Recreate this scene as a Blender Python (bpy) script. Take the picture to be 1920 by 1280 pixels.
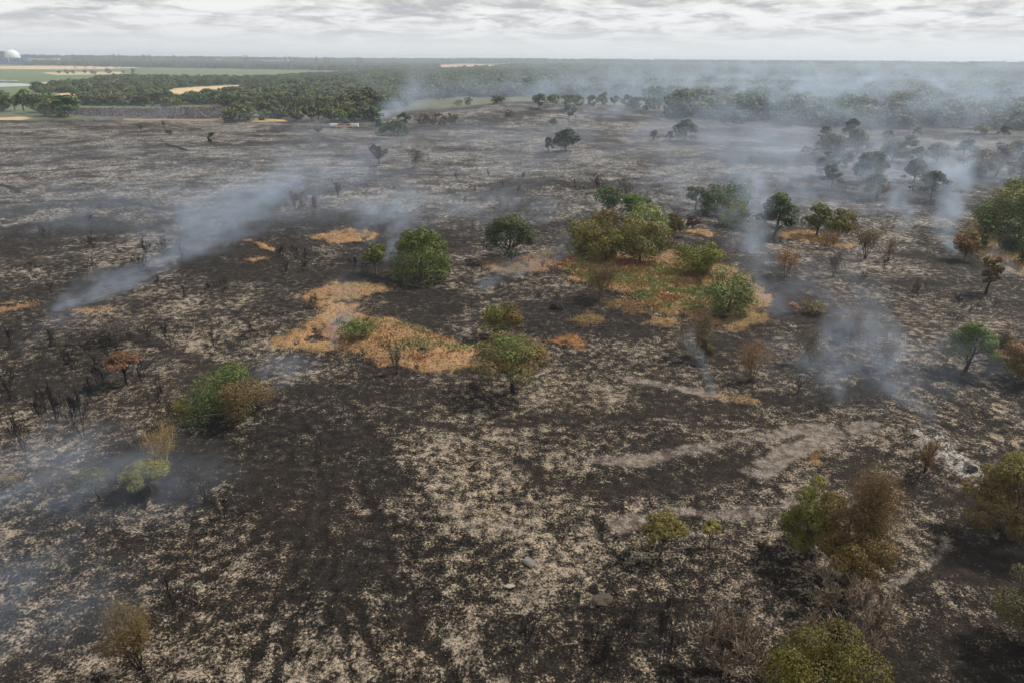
import bpy, math, random
import numpy as np
from mathutils import Matrix, Vector

# ---------------------------------------------------------------- camera, sky, sun, exposure
SC = bpy.context.scene
COL = SC.collection
for _o in list(bpy.data.objects):
    bpy.data.objects.remove(_o)

CAM_H, PITCH, ROLL, FPX = 45.0, 22.25, 0.48, 1280.0
cam_d = bpy.data.cameras.new('camera')
cam_d.sensor_width, cam_d.lens = 36.0, 24.0
cam_d.clip_start, cam_d.clip_end = 0.5, 60000
cam = bpy.data.objects.new('camera', cam_d)
COL.objects.link(cam)
CAM_R = Matrix.Rotation(math.radians(90 - PITCH), 3, 'X') @ Matrix.Rotation(math.radians(ROLL), 3, 'Z')
cam.matrix_world = Matrix.Translation((0, 0, CAM_H)) @ CAM_R.to_4x4()
SC.camera = cam
CR = np.array(CAM_R)

SUN_EL, SUN_AZ = 50.0, 66.0            # azimuth clockwise from +Y: from the right, a little ahead
wd = bpy.data.worlds.new('World')
SC.world = wd
wd.use_nodes = True


class Nodes:
    """Short node wiring."""
    def __init__(self, tree):
        self.t = tree
        tree.nodes.clear()

    def n(self, kind, ins=None, **props):
        nd = self.t.nodes.new(kind)
        for k, v in props.items():
            setattr(nd, k, v)
        for k, v in (ins or {}).items():
            s = nd.inputs[k]
            if hasattr(v, 'is_linked') or hasattr(v, 'links'):
                self.t.links.new(v, s)
            else:
                s.default_value = v
        return nd

    def m(self, op, a, b=None, c=None, clamp=False):
        ins = {0: a}
        if b is not None:
            ins[1] = b
        if c is not None:
            ins[2] = c
        return self.n('ShaderNodeMath', ins, operation=op, use_clamp=clamp).outputs[0]

    def noise(self, vec, scale, detail=4.0, rough=0.6, dist=0.0, out='Fac'):
        return self.n('ShaderNodeTexNoise', {'Vector': vec, 'Scale': scale, 'Detail': detail, 'Roughness': rough,
                                             'Distortion': dist}).outputs[out]

    def mix(self, f, a, b):
        nd = self.t.nodes.new('ShaderNodeMix')
        nd.data_type = 'RGBA'
        for s, v in ((nd.inputs[0], f), (nd.inputs[6], a), (nd.inputs[7], b)):
            if hasattr(v, 'links'):
                self.t.links.new(v, s)
            elif isinstance(v, tuple) and len(v) == 3:
                s.default_value = v + (1,)
            else:
                s.default_value = v
        return nd.outputs[2]

    def ss(self, v, lo, hi, a=0.0, b=1.0):
        return self.n('ShaderNodeMapRange', {0: v, 1: lo, 2: hi, 3: a, 4: b}, interpolation_type='SMOOTHSTEP').outputs[0]

    def link(self, a, b):
        self.t.links.new(a, b)


W = Nodes(wd.node_tree)
wo = W.n('ShaderNodeOutputWorld')
sky = W.n('ShaderNodeTexSky', sky_type='NISHITA', sun_disc=False)
sky.sun_elevation, sky.sun_rotation = math.radians(SUN_EL), math.radians(SUN_AZ)
sky.air_density, sky.dust_density = 1.0, 2.0
tc = W.n('ShaderNodeTexCoord').outputs['Generated']
sp = W.n('ShaderNodeSeparateXYZ', {0: tc})
zz = W.m('ADD', W.m('MAXIMUM', sp.outputs[2], 0.0), 0.13)
cv = W.n('ShaderNodeCombineXYZ', {0: W.m('DIVIDE', sp.outputs[0], zz), 1: W.m('DIVIDE', sp.outputs[1], zz), 2: 0.0}).outputs[0]
c1 = W.noise(cv, 1.9, 8.0, 0.62, 0.6)
c2 = W.noise(W.n('ShaderNodeVectorMath', {0: cv, 1: (7.3, 2.1, 4.0)}, operation='ADD').outputs[0], 5.0, 6.0, 0.64)
cloud_tone = W.ss(W.m('ADD', W.m('MULTIPLY', c1, 0.7), W.m('MULTIPLY', c2, 0.3)), 0.42, 0.60)
low = W.ss(sp.outputs[2], 0.008, 0.06)
# undersides of the cloud deck grey, gaps between them bright; towards the horizon the deck merges into pale haze
deck = W.mix(cloud_tone, (6.9, 6.9, 6.9), (3.7, 3.76, 3.86))
deck = W.mix(low, (6.0, 6.03, 6.05), deck)
gap = W.ss(c2, 0.66, 0.78, 0.0, 0.45)
full = W.mix(gap, deck, sky.outputs[0])
bg = W.n('ShaderNodeBackground', {'Color': full, 'Strength': 0.1})
W.link(bg.outputs[0], wo.inputs[0])
wd.cycles.sampling_method = 'MANUAL'
wd.cycles.sample_map_resolution = 512

sun_d = bpy.data.lights.new('sun', 'SUN')
sun_d.energy, sun_d.angle, sun_d.color = 3.5, math.radians(4), (1.0, 0.94, 0.85)
sun = bpy.data.objects.new('sun', sun_d)
COL.objects.link(sun)
_sd = Vector((math.sin(math.radians(SUN_AZ)) * math.cos(math.radians(SUN_EL)),
              math.cos(math.radians(SUN_AZ)) * math.cos(math.radians(SUN_EL)), math.sin(math.radians(SUN_EL))))
sun.rotation_euler = _sd.to_track_quat('Z', 'Y').to_euler()

SC.view_settings.view_transform = 'Standard'
SC.view_settings.look = 'None'
SC.view_settings.exposure = 0.45
SC.view_settings.gamma = 1.0
SC.render.engine = 'CYCLES'
cy = SC.cycles
cy.use_denoising = True
cy.use_adaptive_sampling = True
cy.adaptive_threshold = 0.02
cy.max_bounces, cy.diffuse_bounces, cy.glossy_bounces, cy.transmission_bounces = 4, 2, 1, 2
cy.volume_bounces = 0
cy.transparent_max_bounces = 8
cy.volume_step_rate = 11.0
cy.volume_max_steps = 128
cy.sample_clamp_indirect = 4.0

# ---------------------------------------------------------------- numpy helpers
RNG = np.random.default_rng(11)


def hash2(ix, iy, seed):
    h = (ix.astype(np.int64) * 374761393 + iy.astype(np.int64) * 668265263 + seed * 1442695041) & 0xFFFFFFFF
    h = ((h ^ (h >> 13)) * 1274126177) & 0xFFFFFFFF
    return ((h ^ (h >> 16)) & 0xFFFF) / 65535.0


def vnoise(x, y, seed=0):
    ix, iy = np.floor(x), np.floor(y)
    fx, fy = x - ix, y - iy
    fx, fy = fx * fx * (3 - 2 * fx), fy * fy * (3 - 2 * fy)
    a, b = hash2(ix, iy, seed), hash2(ix + 1, iy, seed)
    c, d = hash2(ix, iy + 1, seed), hash2(ix + 1, iy + 1, seed)
    return (a + (b - a) * fx) * (1 - fy) + (c + (d - c) * fx) * fy


def fbm(x, y, octv=4, seed=0):
    s, amp, tot = 0.0, 1.0, 0.0
    for k in range(octv):
        s = s + amp * vnoise(x * 2 ** k + 17.3 * k, y * 2 ** k - 9.1 * k, seed + k)
        tot += amp
        amp *= 0.5
    return s / tot


def sstep(x, a, b):
    t = np.clip((x - a) / (b - a), 0, 1)
    return t * t * (3 - 2 * t)


def terrain(x, y):
    """Height of the land."""
    x, y = np.asarray(x, float), np.asarray(y, float)
    r = np.hypot(x, y)
    near = 1 - sstep(r, 900, 1600)
    z = (fbm(x / 55, y / 55, 3, 3) - 0.5) * 2.6 * near
    z = z + (fbm(x / 420, y / 420, 2, 9) - 0.5) * 7.0 * sstep(r, 500, 1500) * (1 - sstep(r, 6000, 9000))
    # the low rise behind the heath, crowned by a few trees
    z = z + 9.0 * np.exp(-(((x - 25) / 120) ** 2 + ((y - 680) / 110) ** 2))
    # the land drops to the marsh on the left, beyond the heath
    left = 1 - sstep(x / np.maximum(y, 1), -0.22, 0.02)
    z = z - 11.0 * sstep(y, 640, 860) * left * (y > 0)
    z = z + 34.0 * sstep(r, 3200, 9500)
    # copse knoll
    z = z + 1.6 * np.exp(-(((x - 48) / 26) ** 2 + ((y - 150) / 22) ** 2))
    # spoil heap of pale ash on the right
    z = z + 1.3 * np.exp(-(((x - 52.5) / 3.6) ** 2 + ((y - 77) / 5.0) ** 2))
    return z


def ray(px, py):
    d = CR @ np.array([(px - 960) / FPX, -(py - 640) / FPX, -1.0])
    return d


_T = 25 * 1.012 ** np.arange(560)


def ground(px, py):
    """Where the sight line through a picture point meets the land."""
    d = ray(px, py)
    X, Y, Z = d[0] * _T, d[1] * _T, CAM_H + d[2] * _T
    below = np.nonzero(Z < terrain(X, Y))[0]
    if len(below) == 0:
        t = 11500 / math.hypot(d[0], d[1])
        return np.array([d[0] * t, d[1] * t, float(terrain(d[0] * t, d[1] * t))])
    k = below[0]
    lo, hi = (_T[k - 1] if k else 5.0), _T[k]
    for _ in range(25):
        mid = (lo + hi) / 2
        if CAM_H + d[2] * mid < terrain(d[0] * mid, d[1] * mid):
            hi = mid
        else:
            lo = mid
    return np.array([d[0] * hi, d[1] * hi, CAM_H + d[2] * hi])


def depth(p):
    v = np.array([p[0], p[1], p[2] - CAM_H])
    return -float((CR.T @ v)[2])


def mesh_arrays(name, V, F, col=None, smooth=False, mat=None):
    """A mesh from numpy arrays; F is an (n,3) or (n,4) array or a list of both."""
    Fs = F if isinstance(F, list) else [F]
    Fs = [f for f in Fs if len(f)]
    me = bpy.data.meshes.new(name)
    V = np.ascontiguousarray(V, dtype=np.float32)
    me.vertices.add(len(V))
    me.vertices.foreach_set('co', V.ravel())
    loops = np.concatenate([f.ravel() for f in Fs]).astype(np.int32)
    sizes = np.concatenate([np.full(len(f), f.shape[1]) for f in Fs]).astype(np.int32)
    me.loops.add(len(loops))
    me.loops.foreach_set('vertex_index', loops)
    me.polygons.add(len(sizes))
    starts = np.concatenate([[0], np.cumsum(sizes)[:-1]]).astype(np.int32)
    me.polygons.foreach_set('loop_start', starts)
    me.polygons.foreach_set('loop_total', sizes)
    if smooth:
        me.polygons.foreach_set('use_smooth', np.ones(len(sizes), dtype=bool))
    if col is not None:
        for nm, c in (col.items() if isinstance(col, dict) else (('col', col),)):
            c = np.asarray(c, dtype=np.float32)
            if c.shape[1] == 3:
                c = np.hstack([c, np.ones((len(c), 1), np.float32)])
            at = me.attributes.new(nm, 'FLOAT_COLOR', 'POINT')
            at.data.foreach_set('color', c.ravel())
    me.update(calc_edges=True)
    if mat:
        me.materials.append(mat)
    return me


def obj(name, me, parent=None, loc=None):
    o = bpy.data.objects.new(name, me)
    COL.objects.link(o)
    if parent is not None:
        o.parent = parent
    if loc is not None:
        o.location = loc
    return o


def tag(o, label, cat=None, group=None, kind=None):
    o['label'] = label
    if cat:
        o['category'] = cat
    if group:
        o['group'] = group
    if kind:
        o['kind'] = kind
    return o


# ---------------------------------------------------------------- materials
def leaf_material(name, var=0.25, trans=0.13, rnd=0.2):
    m = bpy.data.materials.new(name)
    m.use_nodes = True
    g = Nodes(m.node_tree)
    out = g.n('ShaderNodeOutputMaterial')
    a = g.n('ShaderNodeAttribute', attribute_name='col')
    oi = g.n('ShaderNodeObjectInfo')
    pos = g.n('ShaderNodeNewGeometry').outputs['Position']
    nz = g.noise(pos, 1.3, 2.0, 0.6)
    hsv = g.n('ShaderNodeHueSaturation', {'Hue': g.m('MULTIPLY_ADD', oi.outputs['Random'], 0.04, 0.48),
                                          'Saturation': g.m('MULTIPLY_ADD', oi.outputs['Random'], 0.2, 0.9),
                                          'Value': g.m('MULTIPLY', g.m('MULTIPLY_ADD', nz, var * 2, 1 - var), g.m('MULTIPLY_ADD', g.m('FRACT', g.m('MULTIPLY', oi.outputs['Random'], 17.3)), rnd, 1 - rnd / 2)), 'Color': a.outputs['Color']})
    d = g.n('ShaderNodeBsdfPrincipled', {'Base Color': hsv.outputs[0], 'Roughness': 0.62, 'Specular IOR Level': 0.25})
    t = g.n('ShaderNodeBsdfTranslucent', {'Color': hsv.outputs[0]})
    mx = g.n('ShaderNodeMixShader', {0: trans, 1: d.outputs[0], 2: t.outputs[0]})
    g.link(mx.outputs[0], out.inputs[0])
    return m


def bark_material(name, c1, c2, scale=6.0):
    m = bpy.data.materials.new(name)
    m.use_nodes = True
    g = Nodes(m.node_tree)
    out = g.n('ShaderNodeOutputMaterial')
    pos = g.n('ShaderNodeTexCoord').outputs['Object']
    nz = g.ss(g.noise(pos, scale, 5.0, 0.7), 0.35, 0.65)
    d = g.n('ShaderNodeBsdfPrincipled', {'Base Color': g.mix(nz, c1, c2), 'Roughness': 0.9, 'Specular IOR Level': 0.15})
    g.link(d.outputs[0], out.inputs[0])
    return m


def plain(name, c, rough=0.6, metal=0.0, var=0.15, scale=3.0):
    m = bpy.data.materials.new(name)
    m.use_nodes = True
    g = Nodes(m.node_tree)
    out = g.n('ShaderNodeOutputMaterial')
    pos = g.n('ShaderNodeTexCoord').outputs['Object']
    nz = g.noise(pos, scale, 4.0, 0.6)
    c2 = tuple(min(1, v * (1 + var)) for v in c)
    c1 = tuple(v * (1 - var) for v in c)
    d = g.n('ShaderNodeBsdfPrincipled', {'Base Color': g.mix(nz, c1, c2), 'Roughness': rough, 'Metallic': metal})
    g.link(d.outputs[0], out.inputs[0])
    return m


M_LEAF = leaf_material('foliage')
M_FAR = leaf_material('far_foliage', 0.3, 0.1, 0.9)
M_BARK = bark_material('bark', (0.055, 0.04, 0.03), (0.12, 0.09, 0.065))
M_CHAR = bark_material('charred_bark', (0.008, 0.007, 0.007), (0.028, 0.024, 0.022))
M_TWIG = bark_material('dry_twigs', (0.14, 0.105, 0.075), (0.28, 0.215, 0.16))
M_BIRCH = bark_material('birch_bark', (0.35, 0.33, 0.29), (0.62, 0.6, 0.55), 4.0)

# ---------------------------------------------------------------- the land: layout masks
def poly_world(pts):
    return np.array([ground(px, py)[:2] for px, py in pts])


def seg_dist(P, a, b):
    ab = b - a
    t = np.clip(((P - a) @ ab) / max(ab @ ab, 1e-9), 0, 1)
    return np.hypot(*(P - a - t[:, None] * ab).T)


def poly_mask(P, pw, soft):
    """1 inside a polygon, 0 outside, blended over soft metres."""
    out = np.zeros(len(P))
    lo, hi = pw.min(0) - soft, pw.max(0) + soft
    k = np.nonzero((P[:, 0] > lo[0]) & (P[:, 0] < hi[0]) & (P[:, 1] > lo[1]) & (P[:, 1] < hi[1]))[0]
    if len(k) == 0:
        return out
    Q = P[k]
    d = np.full(len(Q), 1e9)
    ins = np.zeros(len(Q), bool)
    for i in range(len(pw)):
        a, b = pw[i], pw[(i + 1) % len(pw)]
        d = np.minimum(d, seg_dist(Q, a, b))
        c = (a[1] > Q[:, 1]) != (b[1] > Q[:, 1])
        xi = (b[0] - a[0]) * (Q[:, 1] - a[1]) / (b[1] - a[1] + 1e-12) + a[0]
        ins ^= c & (Q[:, 0] < xi)
    out[k] = sstep(np.where(ins, d, -d), -soft, soft)
    return out


def line_mask(P, pw, width, soft):
    out = np.zeros(len(P))
    lo, hi = pw.min(0) - width - soft, pw.max(0) + width + soft
    k = np.nonzero((P[:, 0] > lo[0]) & (P[:, 0] < hi[0]) & (P[:, 1] > lo[1]) & (P[:, 1] < hi[1]))[0]
    if len(k) == 0:
        return out
    Q = P[k]
    d = np.full(len(Q), 1e9)
    for a, b in zip(pw[:-1], pw[1:]):
        d = np.minimum(d, seg_dist(Q, a, b))
    out[k] = 1 - sstep(d, width - soft, width + soft)
    return out


STRAW_C = (0.27, 0.164, 0.082)
STRAW = [   # unburnt dry grass and bracken left as islands: picture outline, edge softness, colour, strength
    ([(500, 652), (560, 612), (605, 588), (570, 556), (620, 530), (722, 533), (725, 546), (655, 562), (690, 592), (752, 600), (800, 628),
      (860, 645), (893, 655), (880, 690), (800, 692), (720, 690), (690, 676), (655, 655), (600, 664), (555, 660)], 2.0, STRAW_C, 1),
    ([(578, 450), (610, 440), (650, 431), (709, 436), (702, 448), (640, 458)], 1.0, STRAW_C, 1),
    ([(1040, 488), (1100, 470), (1180, 478), (1260, 465), (1330, 492), (1405, 520), (1446, 552), (1440, 602), (1400, 618), (1330, 612),
      (1285, 606), (1208, 614), (1240, 590), (1205, 560), (1130, 538), (1062, 520)], 2.0, STRAW_C, 1),
    ([(905, 492), (960, 482), (1045, 474), (1045, 505), (960, 518), (912, 508)], 1.5, (0.20, 0.13, 0.075), 0.75),
    ([(1275, 436), (1310, 430), (1340, 438), (1335, 445)], 0.8, STRAW_C, 1),
    ([(1455, 446), (1475, 433), (1515, 432), (1545, 448), (1600, 462), (1590, 468), (1500, 455)], 0.8, STRAW_C, 1),
    ([(1792, 452), (1840, 405), (1880, 370), (1990, 330), (1990, 540), (1920, 522), (1870, 505), (1832, 486)], 1.0, (0.22, 0.165, 0.095), 1),
    ([(-30, 572), (68, 563), (76, 574), (-30, 592)], 1.5, STRAW_C, 0.6),
    ([(110, 584), (165, 575), (215, 573), (222, 582), (170, 588)], 1.5, STRAW_C, 0.55),
    ([(455, 449), (480, 455), (526, 468), (518, 474), (485, 465)], 0.6, STRAW_C, 0.9),
    ([(470, 488), (500, 484), (500, 492), (475, 494)], 0.6, STRAW_C, 0.8),
    ([(1000, 640), (1060, 628), (1105, 640), (1090, 655), (1040, 652)], 1.5, (0.25, 0.125, 0.045), 0.62),
    ([(1060, 600), (1120, 585), (1150, 600), (1100, 618)], 1.5, (0.22, 0.12, 0.05), 0.5),
    ([(1130, 560), (1200, 560), (1230, 590), (1180, 600), (1130, 585)], 1.5, (0.2, 0.11, 0.045), 0.45),
    ([(650, 662), (700, 655), (720, 668), (690, 676), (655, 672)], 0.7, STRAW_C, 0.9),
    ([(1330, 745), (1370, 735), (1420, 745), (1400, 760), (1345, 755)], 0.8, (0.2, 0.13, 0.07), 0.55),
    ([(1510, 855), (1550, 842), (1560, 860), (1535, 875)], 0.6, (0.22, 0.125, 0.05), 0.55),
]
DARKPOLY = [   # solid char; both bottom-corner patches instead paint in the frame's corner darkening
    ([(700, 585), (740, 545), (830, 545), (870, 560), (850, 600), (800, 620), (750, 600)], 2.0),
    ([(150, 870), (300, 835), (420, 860), (380, 940), (200, 950)], 3.0),
    ([(640, 1000), (760, 960), (830, 1010), (900, 1080), (840, 1130), (700, 1080)], 2.0),
    ([(900, 1160), (1100, 1150), (1080, 1290), (900, 1260)], 2.0),
    ([(1480, 880), (1620, 850), (1700, 900), (1650, 930), (1500, 900)], 2.0),
    ([(330, 500), (470, 430), (620, 470), (560, 520), (400, 540)], 4.0),
    ([(0, 430), (150, 400), (260, 430), (150, 500), (0, 500)], 4.0),
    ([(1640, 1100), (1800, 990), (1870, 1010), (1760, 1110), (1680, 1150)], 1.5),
    ([(1620, 1180), (1940, 1120), (1940, 1300), (1640, 1300)], 3.0),  # bottom right corner: lens vignetting painted as blacker ground
    ([(-20, 1180), (160, 1120), (220, 1180), (120, 1300), (-20, 1300)], 3.0),  # bottom left corner: lens vignetting painted as blacker ground
    ([(1030, 560), (1130, 545), (1240, 600), (1180, 640), (1040, 630), (960, 600)], 2.0),
    ([(520, 800), (640, 760), (760, 900), (640, 930), (560, 900)], 5.0),
]
SANDLINE = [   # worn bare tracks: line, half width, softness, strength
    ([(1110, 862), (1200, 860), (1300, 845), (1400, 828), (1480, 808), (1560, 800)], 1.5, 1.0, 0.95),
    ([(1415, 884), (1460, 862), (1520, 835), (1570, 818), (1630, 796)], 1.7, 1.0, 0.95),
    ([(1155, 704), (1195, 710), (1240, 722), (1300, 735), (1350, 750)], 1.3, 1.0, 0.85),
    ([(835, 793), (880, 797), (940, 805), (1010, 818)], 1.2, 1.2, 0.6),
    ([(1160, 985), (1260, 962), (1360, 965), (1460, 950), (1500, 935)], 1.5, 1.2, 0.8),
    ([(1660, 1120), (1710, 1075), (1760, 1035), (1800, 1000)], 0.7, 0.5, 0.6),
    ([(1720, 600), (1800, 592), (1960, 590)], 1.0, 0.8, 0.5),
    ([(1690, 760), (1760, 790), (1860, 840), (1960, 880)], 1.2, 1.0, 0.3),
    ([(160, 228), (200, 231), (245, 236)], 1.2, 1.0, 0.9),
    ([(280, 231), (320, 238), (352, 244)], 1.2, 1.0, 0.9),
    ([(595, 248), (640, 252), (700, 256)], 1.5, 1.2, 0.8),
    ([(800, 280), (825, 270), (830, 268)], 1.0, 0.6, 0.9),
    ([(890, 258), (1000, 251), (1200, 250)], 1.2, 1.0, 0.6),
    ([(1060, 290), (1150, 297), (1280, 302)], 1.2, 1.0, 0.6),
    ([(1490, 265), (1560, 276), (1700, 282), (1920, 262)], 1.6, 1.2, 0.7),
    ([(1840, 256), (1880, 255), (1960, 252)], 3.0, 1.5, 0.9),
    ([(1110, 340), (1125, 325), (1145, 315)], 1.2, 1.0, 0.6),
    ([(55, 412), (58, 395), (62, 380)], 2.5, 0.8, 0.35),
]
DARKLINE = [   # ruts and scorched tracks
    ([(960, 790), (1050, 782), (1180, 778), (1330, 770), (1450, 745)], 1.3, 1.0, 0.8, 0.5),
    ([(990, 870), (1030, 900), (1130, 920), (1260, 905), (1400, 880), (1500, 850)], 1.6, 1.0, 0.8, 0.6),
    ([(640, 760), (680, 830), (740, 900), (800, 960), (850, 1010)], 1.2, 1.2, 0.5, 0.2),
    ([(590, 830), (600, 930), (590, 1020), (600, 1090)], 0.6, 0.5, 0.8, 0.2),
    ([(560, 800), (540, 900), (480, 1000), (400, 1080)], 0.6, 0.5, 0.7, 0.2),
    ([(660, 1040), (670, 1120), (690, 1200), (720, 1290)], 0.5, 0.4, 0.7, 0.2),
    ([(620, 1050), (625, 1130), (640, 1210), (660, 1290)], 0.4, 0.4, 0.7, 0.2),
    ([(1020, 830), (1010, 880), (1020, 960), (1060, 1040)], 0.6, 0.5, 0.6, 0.3),
    ([(0, 327), (100, 319), (250, 308), (420, 299), (560, 294), (700, 290)], 0.9, 0.5, 1.0, 0.4),
    ([(0, 345), (20, 352), (35, 362)], 1.0, 0.5, 1.0, 0.3),
    ([(310, 270), (330, 275), (352, 283)], 1.0, 0.5, 1.0, 0.0),
    ([(255, 632), (330, 660), (420, 690), (480, 700)], 1.6, 1.2, 0.7, 0.7),
    ([(1850, 820), (1780, 800), (1700, 770)], 1.0, 0.6, 0.7, 0.4),
    ([(1500, 760), (1600, 740), (1720, 700), (1800, 700)], 2.0, 1.5, 0.5, 0.3),
    ([(612, 790), (570, 960), (520, 1120), (470, 1290)], 0.35, 0.3, 0.8, 0.2),
    ([(625, 790), (615, 900), (560, 1060), (520, 1290)], 0.35, 0.3, 0.8, 0.2),
    ([(645, 800), (690, 930), (740, 1060), (800, 1200), (860, 1290)], 0.45, 0.35, 0.8, 0.2),
    ([(665, 790), (760, 900), (880, 1010), (960, 1090)], 0.5, 0.5, 0.45, 0.2),
    ([(1000, 900), (960, 1000), (940, 1100)], 0.4, 0.3, 0.7, 0.2),
    ([(1040, 860), (1100, 960), (1180, 1060)], 0.4, 0.3, 0.6, 0.2),
    ([(700, 780), (850, 800), (990, 870)], 0.8, 0.6, 0.7, 0.5),
    ([(1750, 1050), (1820, 980), (1860, 900)], 0.6, 0.4, 0.9, 0.3),
    ([(1700, 1120), (1760, 1070), (1830, 1010)], 0.5, 0.4, 0.9, 0.3),
    ([(150, 330), (400, 345), (620, 330)], 1.4, 1.0, 0.5, 0.2),
    ([(0, 380), (200, 375), (330, 395)], 2.0, 1.2, 0.6, 0.4),
    ([(900, 330), (1100, 345), (1260, 330)], 1.6, 1.2, 0.5, 0.2),
]
ASHSPOT = [    # where the pale ash and stubble show more (+) or less (-): picture point, radius in m, amount
    (900, 870, 14, .5), (1000, 960, 9, .45), (1050, 1060, 7, .55), (780, 840, 10, .35), (310, 610, 16, .45), (80, 790, 11, .45),
    (400, 690, 12, .3), (800, 620, 10, .55), (1090, 735, 9, .4), (1640, 1000, 8, .45), (1350, 1000, 6, .3), (1380, 1120, 5, .25),
    (700, 1180, 6, .35), (680, 1270, 4, .5), (350, 1010, 9, .1), (1650, 700, 14, .3), (1200, 660, 12, .25), (250, 470, 22, .4),
    (1000, 600, 8, .1), (300, 300, 90, .1), (950, 280, 90, .15), (550, 430, 25, -.3), (620, 500, 20, -.2), (300, 890, 10, -.3),
    (620, 900, 8, -.25), (1700, 600, 25, -.1), (1500, 700, 15, 0.0), (1800, 760, 15, -.2), (1850, 680, 10, -.2), (1280, 780, 8, -.15),
    (1780, 850, 5, .35), (1900, 830, 3, .6), (120, 1000, 10, -.1), (880, 1120, 6, -.25), (1150, 1180, 7, -.1), (60, 640, 16, -.2),
    (420, 820, 8, -.15), (120, 350, 40, .15), (450, 330, 50, .15), (850, 340, 50, .12), (1500, 560, 20, -.2), (1350, 330, 60, .0),
]
HEAPS = [([(1715, 800), (1760, 805), (1800, 840), (1830, 880), (1845, 905), (1815, 915), (1790, 885), (1755, 862), (1725, 835)], 1.2, 0.85)]

MARSH = (0.095, 0.125, 0.06)
TAN = (0.42, 0.31, 0.185)
LAND = [       # country beyond the heath: outline, softness, colour
    ([(-200, 205), (-200, 128), (480, 128), (640, 136), (520, 160), (420, 185), (260, 205), (120, 200)], 8, MARSH),
    ([(-60, 124.5), (230, 124.5), (265, 127), (200, 130), (-60, 129)], 5, TAN),
    ([(80, 136.5), (230, 135), (240, 139), (110, 141)], 5, (0.36, 0.29, 0.17)),
    ([(60, 155), (160, 152), (175, 157), (140, 163), (80, 160)], 5, (0.33, 0.27, 0.18)),
    ([(95, 188), (110, 176), (188, 171), (150, 186), (100, 194)], 5, TAN),
    ([(288, 178), (330, 166), (420, 161), (545, 157), (555, 160), (430, 168), (375, 176), (370, 182), (300, 182)], 5, TAN),
    ([(625, 125), (700, 126), (745, 127), (745, 130), (690, 130), (620, 128)], 8, TAN),
    ([(815, 122), (905, 121), (925, 123), (920, 129), (830, 131)], 8, (0.40, 0.26, 0.16)),
    ([(1400, 127), (1425, 126), (1420, 131), (1404, 131)], 8, TAN),
    ([(-60, 222), (40, 219), (58, 222), (40, 226), (-60, 226)], 3, (0.36, 0.28, 0.17)),
    ([(130, 206), (240, 204), (420, 202), (440, 208), (430, 222), (250, 220), (130, 216)], 3, (0.085, 0.058, 0.050)),
    ([(420, 203), (470, 200), (480, 210), (430, 212)], 3, (0.26, 0.17, 0.05)),
    ([(480, 222), (530, 223), (540, 228), (470, 229)], 3, (0.33, 0.24, 0.1)),
    ([(230, 222), (420, 224), (420, 228), (230, 226)], 3, (0.22, 0.16, 0.10)),
]


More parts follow.
